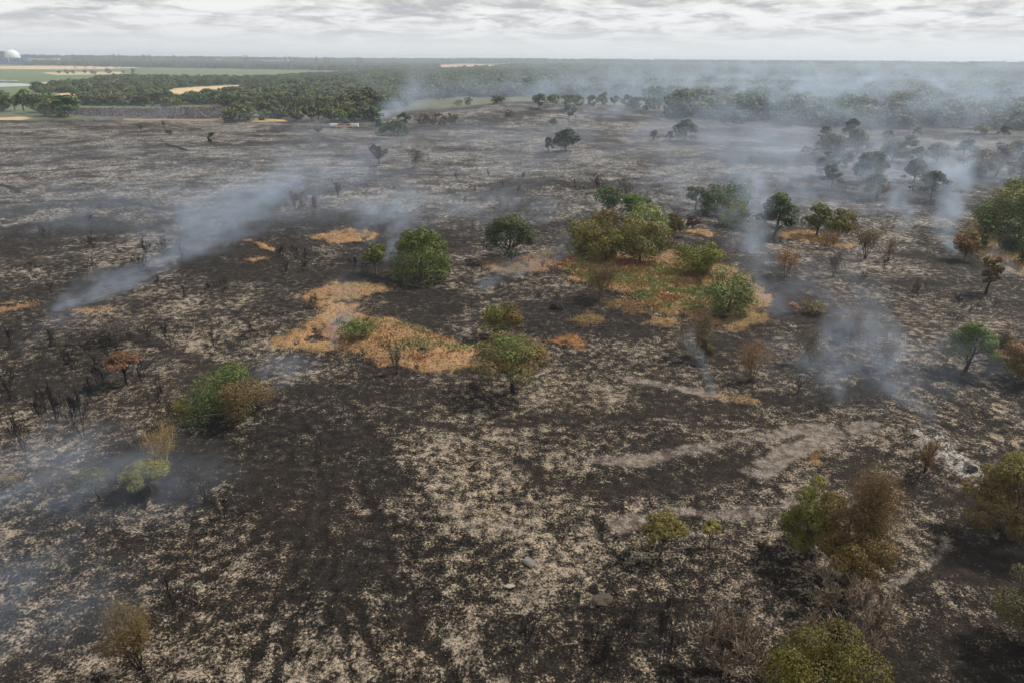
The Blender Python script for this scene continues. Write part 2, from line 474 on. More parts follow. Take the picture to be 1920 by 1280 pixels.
def build_ground():
    fine = np.linspace(math.radians(-44), math.radians(44), 720)
    rest = np.linspace(math.radians(44), math.radians(316), 60)[1:-1]
    ang = np.concatenate([fine, rest])
    rr = np.concatenate([np.linspace(2, 24, 12), 25 * np.exp(np.linspace(0, math.log(12000 / 25.0), 800))])
    na, nr = len(ang), len(rr)
    A, Rr = np.meshgrid(ang, rr)
    X, Y = (np.sin(A) * Rr).ravel(), (np.cos(A) * Rr).ravel()
    Z = terrain(X, Y)
    R_ = Rr.ravel()
    P = np.stack([X, Y], 1)
    amp = 1 - sstep(R_, 220, 420)
    Z = Z + amp * ((fbm(X / 1.7, Y / 1.7, 3, 31) - 0.5) * 0.42 + (fbm(X / 6, Y / 6, 2, 37) - 0.5) * 0.5)
    # unburnt land: colour and share
    land = np.zeros((len(X), 4))
    far = sstep(R_ + (fbm(X / 60, Y / 60, 3, 5) - 0.5) * 120, 640, 700)
    g = fbm(X / 260, Y / 260, 3, 71)[:, None]
    wild = np.array([0.07, 0.085, 0.04]) * (1 - g) + np.array([0.13, 0.125, 0.065]) * g
    land[:, :3] = wild
    # a burnt cap on the rise stays burnt
    cap = np.exp(-(((X - 30) / 130) ** 2 + ((Y - 650) / 90) ** 2)) > 0.35
    land[:, 3] = np.where(cap, 0, far)
    behind = np.abs(np.arctan2(X, Y)) > math.radians(60)
    for pts, soft, c in LAND:
        mk = poly_mask(P, poly_world(pts), soft)[:, None]
        land[:, :3] = land[:, :3] * (1 - mk) + np.array(c) * mk
        land[:, 3:] = np.maximum(land[:, 3:], mk)
    wobs = np.stack([(fbm(X / 3, Y / 3, 3, 51) - 0.5), (fbm(X / 3, Y / 3, 3, 57) - 0.5)], 1) * 4.0
    for pts, soft, c, s in STRAW:
        pw = poly_world(pts)
        mk = (poly_mask(P + wobs, pw, soft) * s)[:, None]
        land[:, :3] = np.where(land[:, 3:] > 0, land[:, :3] * (1 - mk) + np.array(c) * mk, np.array(c))
        land[:, 3:] = np.maximum(land[:, 3:], mk)
    hole = sstep(fbm(X / 2.5, Y / 2.5, 3, 131), 0.60, 0.72) * 0.75 * (1 - sstep(R_, 300, 400))
    land[:, 3] *= 1 - hole
    tint = (0.8 + 0.55 * fbm(X / 5, Y / 5, 3, 133))[:, None]
    grn = (sstep(fbm(X / 7, Y / 7, 3, 137), 0.52, 0.66) * (R_ < 300))[:, None]
    land[:, :3] = land[:, :3] * tint * (1 - 0.5 * grn) + np.array([0.11, 0.105, 0.035]) * 0.5 * grn * (land[:, 3:] > 0)
    # colour must reach past the edge of every island, so that the blend never drags in another colour
    burn = np.zeros((len(X), 4))
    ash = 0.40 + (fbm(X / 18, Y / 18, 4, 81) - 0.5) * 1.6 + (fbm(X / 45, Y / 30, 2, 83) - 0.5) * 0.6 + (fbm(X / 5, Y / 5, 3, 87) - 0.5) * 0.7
    ash += 0.16 * sstep(R_, 150, 330)       # far heath paled with distance, smoke haze painted into the ash
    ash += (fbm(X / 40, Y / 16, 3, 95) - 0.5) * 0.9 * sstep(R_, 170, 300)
    # rake-like streaks along the wind
    ash += (fbm((X * 0.8 + Y * 0.6) / 2.0, (-X * 0.6 + Y * 0.8) / 9.0, 3, 91) - 0.5) * 0.5 * (1 - sstep(R_, 150, 260))
    for px, py, rad, a in ASHSPOT:
        c = ground(px, py)
        ash += a * np.exp(-((X - c[0]) ** 2 + (Y - c[1]) ** 2) / rad ** 2)
    wob = np.stack([(fbm(X / 5, Y / 5, 3, 61) - 0.5), (fbm(X / 5, Y / 5, 3, 67) - 0.5)], 1) * 7.0
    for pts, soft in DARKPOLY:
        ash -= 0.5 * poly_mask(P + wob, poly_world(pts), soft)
    brown = np.clip((fbm(X / 30, Y / 30, 3, 101) - 0.45) * 1.8, 0, 1)
    wob2 = wob * 0.28
    for pts, w, soft, s, b in DARKLINE:
        mk = line_mask(P + wob2, poly_world(pts), w, soft) * s
        ash -= 1.0 * mk
        brown = np.maximum(brown, mk * b)
        Z -= 0.18 * mk
    sand = np.zeros(len(X))
    for pts, w, soft, s in SANDLINE:
        sand = np.maximum(sand, line_mask(P + wob * 0.3, poly_world(pts), w * 0.9, soft * 1.3) * s)
    sand *= 0.62 + 0.5 * sstep(fbm(X / 4, Y / 4, 3, 121), 0.3, 0.65)
    heap = np.zeros(len(X))
    for pts, soft, s in HEAPS:
        mk = poly_mask(P + wob * 0.25, poly_world(pts), soft)
        ash += s * mk
        heap = np.maximum(heap, mk)
        Z += mk * (0.3 + (fbm(X / 1.1, Y / 1.1, 3, 111) - 0.5) * 1.6)
    # unburnt growth stands higher than the scorched soil round it
    near_straw = land[:, 3] * (1 - sstep(R_, 450, 600))
    Z += near_straw * (0.25 + (fbm(X / 2.2, Y / 2.2, 3, 41)) * 0.55)
    burn[:, 0], burn[:, 1], burn[:, 2], burn[:, 3] = np.clip(0.95 * np.tanh(np.clip(ash, 0, 3)), 0, 1), sand, brown * (1 - 0.7 * sstep(R_, 140, 300)), np.maximum(heap, 0.85 * sstep(R_, 110, 300))  # less brown and more grey with distance: smoke haze painted into the ground
    i = np.arange(nr - 1)[:, None] * na
    j = np.arange(na)[None, :]
    jn = (j + 1) % na
    F = np.stack([i + j, i + jn, i + na + jn, i + na + j], -1).reshape(-1, 4)
    F = F[:, ::-1]
    V = np.stack([X, Y, Z], 1)
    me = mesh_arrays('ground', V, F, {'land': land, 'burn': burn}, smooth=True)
    return me, V, land, burn, R_


def ground_material():
    m = bpy.data.materials.new('burnt_heath')
    m.use_nodes = True
    g = Nodes(m.node_tree)
    out = g.n('ShaderNodeOutputMaterial')
    pos = g.n('ShaderNodeNewGeometry').outputs['Position']
    flat = g.n('ShaderNodeVectorMath', {0: pos, 1: (1, 1, 0.4)}, operation='MULTIPLY').outputs[0]
    land = g.n('ShaderNodeAttribute', attribute_name='land')
    burn = g.n('ShaderNodeAttribute', attribute_name='burn')
    bs = g.n('ShaderNodeSeparateColor', {0: burn.outputs['Color']})
    ash, sand, brown = bs.outputs[0], bs.outputs[1], bs.outputs[2]
    heap = burn.outputs['Alpha']  # ash heap mask plus the painted smoke greying of the far heath
    patch = g.noise(flat, 0.16, 2.0, 0.6, 0.0)
    med = g.noise(flat, 0.8, 3.0, 0.62, 0.0)
    fin = g.noise(flat, 4.2, 3.0, 0.72, 0.0)
    val = g.m('ADD', g.m('MULTIPLY', patch, 0.22), g.m('ADD', g.m('MULTIPLY', med, 0.30), g.m('MULTIPLY', fin, 0.48)))
    th = g.m('MULTIPLY_ADD', ash, -0.125, 0.592)
    fleck = g.n('ShaderNodeMapRange', {0: val, 1: g.m('SUBTRACT', th, 0.045), 2: g.m('ADD', th, 0.095), 3: 0.0, 4: 1.0},
                interpolation_type='SMOOTHSTEP').outputs[0]
    base = g.mix(g.ss(g.m('ADD', g.m('MULTIPLY', med, 0.5), g.m('MULTIPLY', fin, 0.5)), 0.36, 0.66), (0.0042, 0.0036, 0.0032), (0.029, 0.0232, 0.0188))
    base = g.mix(g.m('MULTIPLY', brown, 0.6), base, g.mix(fin, (0.012, 0.0085, 0.0065), (0.050, 0.035, 0.024)))
    pale = g.mix(g.ss(patch, 0.35, 0.65), (0.46, 0.36, 0.24), (0.36, 0.292, 0.218))
    pale = g.mix(g.ss(fin, 0.45, 0.75), g.mix(0.45, pale, (0.2, 0.17, 0.14)), pale)
    pale = g.mix(heap, pale, (0.42, 0.395, 0.365))  # grey of the heap, also painted over far ground as smoke haze
    pale = g.mix(g.ss(med, 0.38, 0.60), g.mix(0.62, pale, (0.05, 0.042, 0.035)), pale)
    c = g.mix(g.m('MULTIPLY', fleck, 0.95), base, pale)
    sandc = g.mix(g.ss(med, 0.35, 0.65), (0.11, 0.088, 0.072), (0.29, 0.245, 0.205))
    sandf = g.ss(g.m('ADD', sand, g.m('MULTIPLY', g.m('SUBTRACT', val, 0.5), 1.6)), 0.30, 0.80)
    sandc = g.mix(g.ss(fin, 0.42, 0.68), g.mix(0.45, sandc, (0.05, 0.04, 0.033)), sandc)
    c = g.mix(g.m('MULTIPLY', sandf, g.ss(fin, 0.25, 0.5, 0.55, 0.95)), c, sandc)
    lv = g.m('ADD', g.m('MULTIPLY', med, 0.8), g.m('MULTIPLY', fin, 0.7))
    lc = g.n('ShaderNodeHueSaturation', {'Hue': g.m('MULTIPLY_ADD', patch, 0.06, 0.47), 'Saturation': 1.0, 'Value': g.m('MULTIPLY_ADD', lv, 1.0, 0.25),
                                         'Color': land.outputs['Color']}).outputs[0]
    lf = g.ss(g.m('ADD', land.outputs['Alpha'], g.m('MULTIPLY', g.m('SUBTRACT', val, 0.5), 2.0)), 0.25, 0.75)
    c = g.mix(lf, c, lc)
    bump = g.n('ShaderNodeBump', {'Strength': 0.9, 'Distance': 0.25, 'Height': fin})
    d = g.n('ShaderNodeBsdfPrincipled', {'Base Color': c, 'Roughness': 0.92, 'Specular IOR Level': 0.12, 'Normal': bump.outputs[0]})
    g.link(d.outputs[0], out.inputs[0])
    return m


gme, G_V, G_LAND, G_BURN, G_R = build_ground()
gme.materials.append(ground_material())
ground_o = obj('ground', gme)
tag(ground_o, 'burnt heath with pale ash, straw islands and green country beyond', kind='structure')

# ---------------------------------------------------------------- marsh pools
def sheet(name, pts, mat, lift):
    pw = np.array([ground(px, py) for px, py in pts])
    z = pw[:, 2].mean() + lift
    V = np.hstack([pw[:, :2], np.full((len(pw), 1), z)])
    me = bpy.data.meshes.new(name)
    me.from_pydata(V.tolist(), [], [list(range(len(pw)))])
    me.materials.append(mat)
    o = obj(name, me)
    return o


M_WATER = bpy.data.materials.new('still_water')
M_WATER.use_nodes = True
_g = Nodes(M_WATER.node_tree)
_o = _g.n('ShaderNodeOutputMaterial')
_p = _g.n('ShaderNodeNewGeometry').outputs['Position']
_b = _g.n('ShaderNodeBump', {'Strength': 0.05, 'Height': _g.noise(_p, 0.8, 3.0)})
_d = _g.n('ShaderNodeBsdfPrincipled', {'Base Color': (0.08, 0.09, 0.09, 1), 'Roughness': 0.06, 'Normal': _b.outputs[0], 'Specular IOR Level': 0.7})
_g.link(_d.outputs[0], _o.inputs[0])
for pts, lab in (([(-40, 162), (-40, 158.5), (10, 158), (40, 159), (76, 160), (70, 162), (50, 163), (10, 163.5)], 'bright pool of water in the marsh, the nearer one'),
                 ([(-40, 153), (-40, 151), (20, 151), (36, 151.5), (34, 153)], 'thin far pool of water in the marsh')):
    w = sheet('water', pts, M_WATER, 0.9)
    tag(w, lab, kind='structure')

# ---------------------------------------------------------------- tree building
def tubes(paths, sides=4):
    V, F, n = [], [], 0
    ca = np.array([[math.cos(2 * math.pi * k / sides), math.sin(2 * math.pi * k / sides)] for k in range(sides)])
    kk = np.arange(sides)
    for pts, rad in paths:
        pts = np.asarray(pts, float)
        d = np.gradient(pts, axis=0)
        d /= np.linalg.norm(d, axis=1)[:, None] + 1e-9
        ref = np.array([1.0, 0, 0]) if abs(d[0][0]) < 0.8 else np.array([0, 1.0, 0])
        u = np.cross(d, ref)
        u /= np.linalg.norm(u, axis=1)[:, None] + 1e-9
        v = np.cross(d, u)
        ring = pts[:, None, :] + (u[:, None, :] * ca[None, :, :1] + v[:, None, :] * ca[None, :, 1:]) * np.asarray(rad)[:, None, None]
        V.append(ring.reshape(-1, 3))
        for i in range(len(pts) - 1):
            a = n + i * sides + kk
            b = n + i * sides + (kk + 1) % sides
            F.append(np.stack([a, b, b + sides, a + sides], 1))
        n += len(pts) * sides
    return np.concatenate(V), np.concatenate(F)


def unit(v):
    return v / (np.linalg.norm(v, axis=-1, keepdims=True) + 1e-9)


def bend(rng, a, b, k=4, wob=0.08):
    a, b = np.asarray(a, float), np.asarray(b, float)
    t = np.linspace(0, 1, k)[:, None]
    L = np.linalg.norm(b - a)
    off = rng.normal(size=(k, 3)) * wob * L * np.sin(t * math.pi)
    return a + (b - a) * t + off


def grow(rng, p, d, L, r, lvl, out, tips, nb, spread, up):
    k = 4 if lvl > 1 else 3
    pts = [p]
    dd = d
    for _ in range(k - 1):
        dd = unit(dd + rng.normal(size=3) * 0.22 + np.array([0, 0, up * 0.15]))
        pts.append(pts[-1] + dd * L / (k - 1))
    out.append((np.array(pts), np.linspace(r, r * 0.5, k), lvl))
    if lvl == 0:
        tips.append(pts[-1])
        return
    for j in range(nb):
        t = 0.3 + 0.7 * (j + rng.random()) / nb
        i = min(int(t * (k - 1)), k - 2)
        q = pts[i] + (pts[i + 1] - pts[i]) * (t * (k - 1) - i)
        nd = unit(dd + rng.normal(size=3) * spread + np.array([0, 0, up]))
        grow(rng, q, nd, L * rng.uniform(0.5, 0.75), r * 0.6, lvl - 1, out, tips, nb, spread, up)


def leaf_mesh(rng, P, N, size, aspect, col, mat, name='crown'):
    n = len(P)
    N = unit(N)
    T = unit(np.cross(N, rng.normal(size=(n, 3))))
    B = np.cross(N, T)
    s = (size * rng.uniform(0.6, 1.35, n))[:, None]
    lift = N * s * rng.uniform(-0.3, 0.3, (n, 1))
    V = np.stack([P - T * s, P + B * s * aspect + lift, P + T * s, P - B * s * aspect + lift], 1).reshape(-1, 3)
    F = np.arange(4 * n).reshape(-1, 4)
    return mesh_arrays(name, V, F, np.repeat(col, 4, 0), mat=mat)


def clump_leaves(rng, C, R, ccol, n, shell, up, jit):
    """Leaves spread through the clumps of a crown."""
    area = (R[:, 0] * R[:, 1] + R[:, 0] * R[:, 2])
    k = rng.choice(len(C), n, p=area / area.sum())
    u = unit(rng.normal(size=(n, 3)))
    u[:, 2] = np.where(rng.random(n) < 0.35, np.abs(u[:, 2]), u[:, 2])
    rad = 1 - shell * rng.random(n) ** 1.6
    P = C[k] + u * R[k] * rad[:, None]
    N = unit(u / R[k]) + rng.normal(size=(n, 3)) * jit + np.array([0, 0, up])
    c = ccol[k] * rng.uniform(0.6, 1.4, (n, 1)) * (1 + rng.normal(size=(n, 3)) * 0.07)
    return P, N, np.clip(c, 0.004, 0.6)


GD, GM, GB = (0.042, 0.066, 0.018), (0.078, 0.112, 0.024), (0.155, 0.205, 0.046)
OL, YG, OB = (0.120, 0.118, 0.019), (0.205, 0.188, 0.027), (0.135, 0.092, 0.020)
BR, RB, GO, GY, DB = (0.135, 0.080, 0.034), (0.170, 0.084, 0.032), (0.24, 0.14, 0.042), (0.095, 0.078, 0.066), (0.050, 0.038, 0.030)
PG = (0.038, 0.062, 0.025)


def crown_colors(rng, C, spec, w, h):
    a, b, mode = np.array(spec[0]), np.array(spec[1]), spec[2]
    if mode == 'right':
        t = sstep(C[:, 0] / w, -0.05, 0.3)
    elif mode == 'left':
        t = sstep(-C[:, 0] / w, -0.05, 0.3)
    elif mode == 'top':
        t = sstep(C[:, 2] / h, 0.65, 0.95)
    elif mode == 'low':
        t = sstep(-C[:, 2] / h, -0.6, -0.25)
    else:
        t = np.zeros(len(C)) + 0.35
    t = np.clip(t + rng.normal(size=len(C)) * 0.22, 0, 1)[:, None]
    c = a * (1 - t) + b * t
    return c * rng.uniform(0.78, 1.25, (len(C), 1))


def make_tree(kind, w, h, spec, seed, n, far=False, bark=None, name_t='trunk'):
    """Trunk and crown meshes of a tree w metres across and h metres high, foot at the origin."""
    rng = np.random.default_rng(seed)
    paths, C, R = [], [], []
    mat = M_FAR if far else M_LEAF
    bark = bark or M_BARK
    lean = rng.normal(size=2) * 0.03 * h
    shell, up, jit, asp = 0.33, 0.2, 0.42, 0.6
    rt = max(0.05, 0.03 * h)
    if kind in ('birch', 'bare', 'twig'):
        br, tips = [], []
        ns = {'birch': 5, 'bare': 4, 'twig': 7}[kind]
        lv = 2 if far else (4 if kind in ('twig', 'bare') else 3)
        for i in range(ns):
            a = 2 * math.pi * (i + rng.random()) / ns
            o = np.array([math.cos(a), math.sin(a), 0]) * w * 0.04
            sp = {'birch': 0.42, 'bare': 0.55, 'twig': 0.85}[kind] * w / h
            d = unit(np.array([math.cos(a) * sp, math.sin(a) * sp, 1.0]))
            grow(rng, o - np.array([0, 0, 0.1]), d, h * rng.uniform(0.42, 0.6), max(0.035, rt * (0.42 if kind == 'bare' else 0.36)), lv, br, tips, 4 if kind == 'twig' else 3,
                 0.5 if kind != 'birch' else 0.38, 0.28)
        mz = max(p[0][-1][2] for p in br)
        f = h / mz
        mr = max(np.hypot(p[0][:, 0], p[0][:, 1]).max() for p in br)
        g = w * 0.5 / mr
        br = [(p * np.array([g, g, f]), r, l) for p, r, l in br]
        tips = np.array(tips) * np.array([g, g, f])
        tr = [(p, np.maximum(r, 0.02)) for p, r, l in br if l == lv]
        tw = [(p, np.maximum(r, 0.042 if kind == 'twig' else 0.013)) for p, r, l in br if l < lv]
        if far and kind != 'bare':
            tr, tw = tr + tw, None
        V, F = tubes(tr, 5 if not far else 3)
        tm = mesh_arrays('trunk', V, F, smooth=True, mat=bark)
        if tw:
            V2, F2 = tubes(tw, 3)
        if kind == 'bare':
            return tm, mesh_arrays('branches', V2, F2, mat=bark), None
        bm_ = mesh_arrays('branches', V2, F2, mat=bark if kind == 'birch' else M_TWIG) if tw else None
        if kind == 'twig':
            n = n // 6
        k = rng.integers(0, len(tips), n)
        P = tips[k] + rng.normal(size=(n, 3)) * np.array([w * 0.075, w * 0.075, h * 0.06])
        P[:, 2] = np.maximum(P[:, 2], 0.1 * h)
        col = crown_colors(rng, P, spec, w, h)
        s = 0.75 * math.sqrt(w * h / n * 1.6) * (1.0 if kind == 'birch' else 0.3)
        return tm, bm_, leaf_mesh(rng, P, rng.normal(size=(n, 3)) + np.array([0, 0, 0.4]), min(s, 0.055 * h), 0.5, col, mat)
    if kind == 'dome':
        K = 62
        u = unit(rng.normal(size=(K, 3)))
        u[:, 2] = np.abs(u[:, 2]) * 1.05 - 0.12
        C = np.stack([u[:, 0] * w * 0.41, u[:, 1] * w * 0.41, h * 0.36 + u[:, 2] * h * 0.54], 1) * rng.uniform(0.93, 1.03, (K, 1))
        low = C[:, 2] < h * 0.42
        C[low, 2] = rng.uniform(0.06, 0.4, low.sum()) * h
        R = np.ones((K, 3)) * (w * rng.uniform(0.10, 0.145, (K, 1)))
        ka = rng.uniform(0, 6.283, 24)
        C = np.vstack([C, np.stack([np.cos(ka) * w * 0.40, np.sin(ka) * w * 0.40, rng.uniform(0.09, 0.3, 24) * h], 1)])
        R = np.vstack([R, np.ones((24, 3)) * w * 0.11])
        C = np.vstack([C, [[0, 0, h * 0.45]]])
        R = np.vstack([R, [[w * 0.33, w * 0.33, h * 0.36]]])
        shell, up, jit = 0.16, 0.1, 0.25
        paths.append((bend(rng, (0, 0, -0.2), (0, 0, h * 0.6), 4, 0.02), [rt * 1.6, rt * 1.4, rt, rt * 0.5]))
    elif kind in ('broad', 'bush'):
        K = 26 if not far else 15
        cz = 0.6 if kind == 'broad' else 0.5
        rz = 0.36 if kind == 'broad' else 0.46
        u = unit(rng.normal(size=(K, 3))) * rng.uniform(0.5, 0.98, (K, 1))
        wob = 1 + rng.normal(size=(K, 1)) * 0.10
        C = np.stack([u[:, 0] * w * 0.46, u[:, 1] * w * 0.46, h * cz + u[:, 2] * h * rz], 1) * np.hstack([wob, wob, np.ones((K, 1))])
        R = w * rng.uniform(0.10, 0.21, (K, 1)) * np.array([[1, 1, 0.8]])
        R[:, 2] = np.minimum(R[:, 2], np.maximum(h - C[:, 2], 0.06 * h))
        C[:, 2] = np.maximum(C[:, 2], R[:, 2] * 0.7 + (0.22 * h if kind == 'broad' else 0))
        if not far:
            C = np.vstack([C, [[0, 0, h * (0.52 if kind == 'broad' else 0.42)]]])
            R = np.vstack([R, [[w * 0.27, w * 0.27, h * 0.27]]])
        paths.append((bend(rng, (0, 0, -0.2), (lean[0], lean[1], h * 0.5), 4, 0.03), [rt * 1.3, rt, rt * 0.8, rt * 0.5]))
        for j in rng.choice(K, min(K, 9 if not far else 3), replace=False):
            q = paths[0][0][rng.integers(1, 4)]
            paths.append((bend(rng, q, C[j], 4), [rt * 0.55, rt * 0.4, rt * 0.25, rt * 0.12]))
    elif kind in ('pine', 'umbrella', 'spread'):
        K = 26 if not far else 14
        asp, jit, up = 0.34, 0.5, 0.5
        fork = np.array([lean[0] * 2, lean[1] * 2, h * {'umbrella': 0.34, 'spread': 0.2, 'pine': 0.8}[kind]])
        paths.append((bend(rng, (0, 0, -0.2), fork, 5, 0.035), np.linspace(rt * 1.25, rt * (0.9 if kind != 'pine' else 0.35), 5)))
        for j in range(K):
            a = 2.4 * j + rng.normal() * 0.4
            if kind != 'pine':
                rho = 0.42 * math.sqrt((j + 0.5) / K) * rng.uniform(0.85, 1.12)
                z = 0.90 - (1.5 if kind == 'umbrella' else 3.4) * rho * rho + rng.normal() * 0.04
                src = fork
            else:
                t = (j + 0.5) / K
                z = 0.34 + 0.60 * t
                rho = (0.43 * (1 - t) ** 0.55 + 0.06) * rng.uniform(0.55, 1.08)
                i = min(int(t * 4), 3)
                src = paths[0][0][min(i + 1, 4)] * 0.92
            c = np.array([math.cos(a) * rho * w + lean[0] * 2, math.sin(a) * rho * w + lean[1] * 2, z * h])
            C.append(c)
            R.append(w * rng.uniform(0.12, 0.18) * np.array([1, 1, 0.62]))
            if j % 2 == 0:
                paths.append((bend(rng, src, c, 4, 0.07), [rt * 0.5, rt * 0.36, rt * 0.24, rt * 0.1]))
        C, R = np.array(C), np.array(R)
    ext = max(np.abs(C[:, 0]).max(), np.percentile(np.abs(C[:, 0]) + R[:, 0], 92), np.percentile(np.abs(C[:, 1]) + R[:, 1], 92))
    fw, fh = 0.5 * w / ext, h / (C[:, 2] + R[:, 2] * 0.9).max()
    C, R = C * np.array([fw, fw, fh]), R * np.array([fw, fw, fh])
    paths = [(p * np.array([fw, fw, fh]) if i else p, r) for i, (p, r) in enumerate(paths)]
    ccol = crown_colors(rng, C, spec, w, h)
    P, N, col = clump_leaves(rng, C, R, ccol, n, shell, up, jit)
    P[:, 2] = np.maximum(P[:, 2], 0.03 * h)
    s = 0.95 * math.sqrt(w * h / n * 3.0) * (1.0 if asp > 0.5 else 1.35)
    cm = leaf_mesh(rng, P, N, min(s, 0.1 * h), asp, col, mat)
    V, F = tubes(paths, 5)
    tm = mesh_arrays('trunk', V, F, smooth=True, mat=bark)
    return tm, None, cm


TREES = []
ORD = ['leftmost', 'second from left', 'third from left', 'fourth from left', 'fifth from left', 'sixth from left', 'seventh from left',
       'eighth from left', 'ninth from left', 'tenth from left']


def ordinals(xs):
    """leftmost, second from left ... second from right, rightmost for things standing in a row."""
    order = np.argsort(xs)
    out = [''] * len(xs)
    n = len(xs)
    for i, k in enumerate(order):
        out[k] = ORD[i] if i < (n + 1) // 2 else ORD[n - 1 - i].replace('left', 'right')
    return out



def tree_at(name, kind, px, py, wpx, hpx, spec, label, cat='tree', group=None, bark=None, yaw=None):
    p = ground(px, py)
    d = depth(p)
    w, h = 1.07 * wpx * d / FPX, 1.06 * hpx * d / FPX
    dep = math.atan2(CAM_H - p[2], math.hypot(p[0], p[1]))
    if kind in ('dome', 'bush', 'twig'):
        q = unit(np.array([p[0], p[1]])) * w * (0.28 if kind == 'dome' else 0.25)
        p[0], p[1] = p[0] + q[0], p[1] + q[1]
        h = max(0.45 * h, (h - 0.30 * w * math.sin(dep)) / math.cos(dep))
    else:
        h = max(0.6 * h, (h - 0.12 * w * math.sin(dep)) / math.cos(dep))
    p[2] = float(terrain(p[0], p[1]))
    far = wpx < 42
    n = int(np.clip(3.4 * wpx * hpx * 0.284, 320, 24000))
    seed = int(px * 7 + py * 13)
    tm, bm_, cm = make_tree(kind, w, h, spec, seed, n, far, bark)
    root = bpy.data.objects.new(name, None)
    COL.objects.link(root)
    root.empty_display_size = 0.5
    root.location = p
    obj('trunk', tm, root)
    if bm_:
        obj('branches', bm_, root)
    if cm:
        obj('crown', cm, root)
    tag(root, label, cat, group)
    TREES.append((p, w, h))
    return root


MX = 'mix'
T = tree_at
# ---- the trees that stand out in the middle of the heath
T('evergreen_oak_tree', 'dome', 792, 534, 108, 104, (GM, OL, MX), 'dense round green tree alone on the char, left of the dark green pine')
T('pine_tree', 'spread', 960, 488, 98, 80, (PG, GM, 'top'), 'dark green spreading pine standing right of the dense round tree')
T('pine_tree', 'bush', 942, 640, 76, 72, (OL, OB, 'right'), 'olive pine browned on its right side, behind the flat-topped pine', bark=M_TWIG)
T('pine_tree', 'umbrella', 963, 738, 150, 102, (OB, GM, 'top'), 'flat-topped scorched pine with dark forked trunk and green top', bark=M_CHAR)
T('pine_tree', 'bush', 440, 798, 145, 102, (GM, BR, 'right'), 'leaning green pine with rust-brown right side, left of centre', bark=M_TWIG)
T('oak_tree', 'bush', 1362, 600, 98, 88, (GM, GB, MX), 'green oak at the front right corner of the straw island')
T('willow_tree', 'bush', 1305, 528, 88, 68, (OL, YG, 'top'), 'rounded olive willow on the bracken behind the green oak')
T('willow_tree', 'bush', 1097, 488, 84, 74, (OL, OB, MX), 'hazy olive willow, leftmost of the copse')
T('willow_tree', 'bush', 1138, 500, 88, 80, (OL, OB, MX), 'olive willow in the middle front of the copse')
T('willow_tree', 'bush', 1200, 504, 100, 90, (OL, YG, 'top'), 'largest olive willow at the front of the copse')
T('chestnut_tree', 'dome', 1208, 456, 80, 70, (GB, GM, 'low'), 'bright green domed tree behind the willows of the copse')
T('oak_tree', 'broad', 1140, 400, 48, 46, (GD, GM, 'top'), 'dark green round tree at the back left of the copse')
T('oak_tree', 'broad', 1188, 412, 56, 46, (GM, GB, 'top'), 'mid green tree at the back of the copse, beside the bright domed one')
T('scorched_bush', 'bush', 1134, 430, 54, 36, (BR, OB, MX), 'brown scorched bush between the willow and the dark round tree', 'bush')
T('burnt_tree', 'birch', 1123, 360, 30, 30, (GY, DB, MX), 'grey burnt tree behind the copse, left of its brown neighbour')
T('burnt_tree', 'birch', 1172, 380, 30, 42, (DB, BR, MX), 'dark brown burnt tree rising behind the copse')
T('willow_tree', 'bush', 1262, 444, 42, 44, (OL, BR, MX), 'small olive-brown tree at the right end of the copse')
T('scorched_bush', 'birch', 1252, 472, 40, 36, (BR, GY, MX), 'brown twiggy scorched bush right of the largest willow', 'bush')
T('oak_tree', 'broad', 1304, 394, 36, 42, (GD, OL, MX), 'small dark green tree with bare trunk left of the dark dome')
T('evergreen_oak_tree', 'dome', 1360, 405, 92, 60, (GM, GD, MX), 'wide dark green domed tree right of the copse')
T('birch_tree', 'broad', 1396, 386, 38, 42, (YG, OL, MX), 'yellowish tree peeping out behind the wide green dome')
T('willow_tree', 'bush', 1378, 430, 62, 54, (OL, YG, 'top'), 'olive yellow willow in front of the wide green dome')
T('pine_tree', 'pine', 1450, 444, 72, 78, (PG, GM, 'top'), 'dark windswept pine right of the wide green dome')
T('scorched_bush', 'bush', 1297, 430, 30, 26, (DB, BR, MX), 'small dark brown scorched bush left of the olive yellow willow', 'bush')
T('scorched_bush', 'birch', 1120, 564, 76, 72, (OB, BR, MX), 'brown twiggy bush at the front left edge of the bracken', 'bush')
T('scorched_bush', 'birch', 1473, 520, 44, 52, (GO, RB, MX), 'thin golden-orange bush on the char right of the straw island', 'bush')
T('birch_tree', 'birch', 1300, 668, 78, 92, (BR, GY, MX), 'tall bare brown birch in front of the straw island', bark=M_TWIG)
T('scorched_bush', 'bush', 1322, 682, 32, 44, (OL, BR, MX), 'small olive bush at the foot of the bare brown birch', 'bush')
T('scorched_bush', 'birch', 1408, 712, 66, 70, (GO, BR, MX), 'golden brown rounded bush right of the smoke thread', 'bush')
T('oak_tree', 'broad', 1530, 444, 46, 60, (OL, GM, MX), 'olive green tree, left one of the pair above the straw strip')
T('oak_tree', 'broad', 1570, 452, 52, 56, (OL, BR, MX), 'olive brown tree, right one of the pair above the straw strip')
T('scorched_tree', 'birch', 1556, 468, 38, 36, (RB, BR, MX), 'reddish brown bush below the olive pair')
T('scorched_tree', 'birch', 1562, 520, 40, 50, (BR, GY, MX), 'brown scorched sapling with black stem below the reddish bush', bark=M_CHAR)
T('scorched_tree', 'birch', 1622, 484, 60, 62, (BR, OB, 'top'), 'brown spreading tree with bare lower stems on the right heath', bark=M_CHAR)
T('scorched_tree', 'birch', 1665, 490, 30, 44, (BR, GY, MX), 'narrow brown tree right of the brown spreading tree', bark=M_CHAR)
T('oak_tree', 'broad', 1808, 488, 52, 52, (OB, RB, 'left'), 'half-scorched round tree at the smoking fire edge')
T('oak_tree', 'bush', 1836, 470, 30, 54, (GM, GD, MX), 'slim green tree right behind the half-scorched round tree')
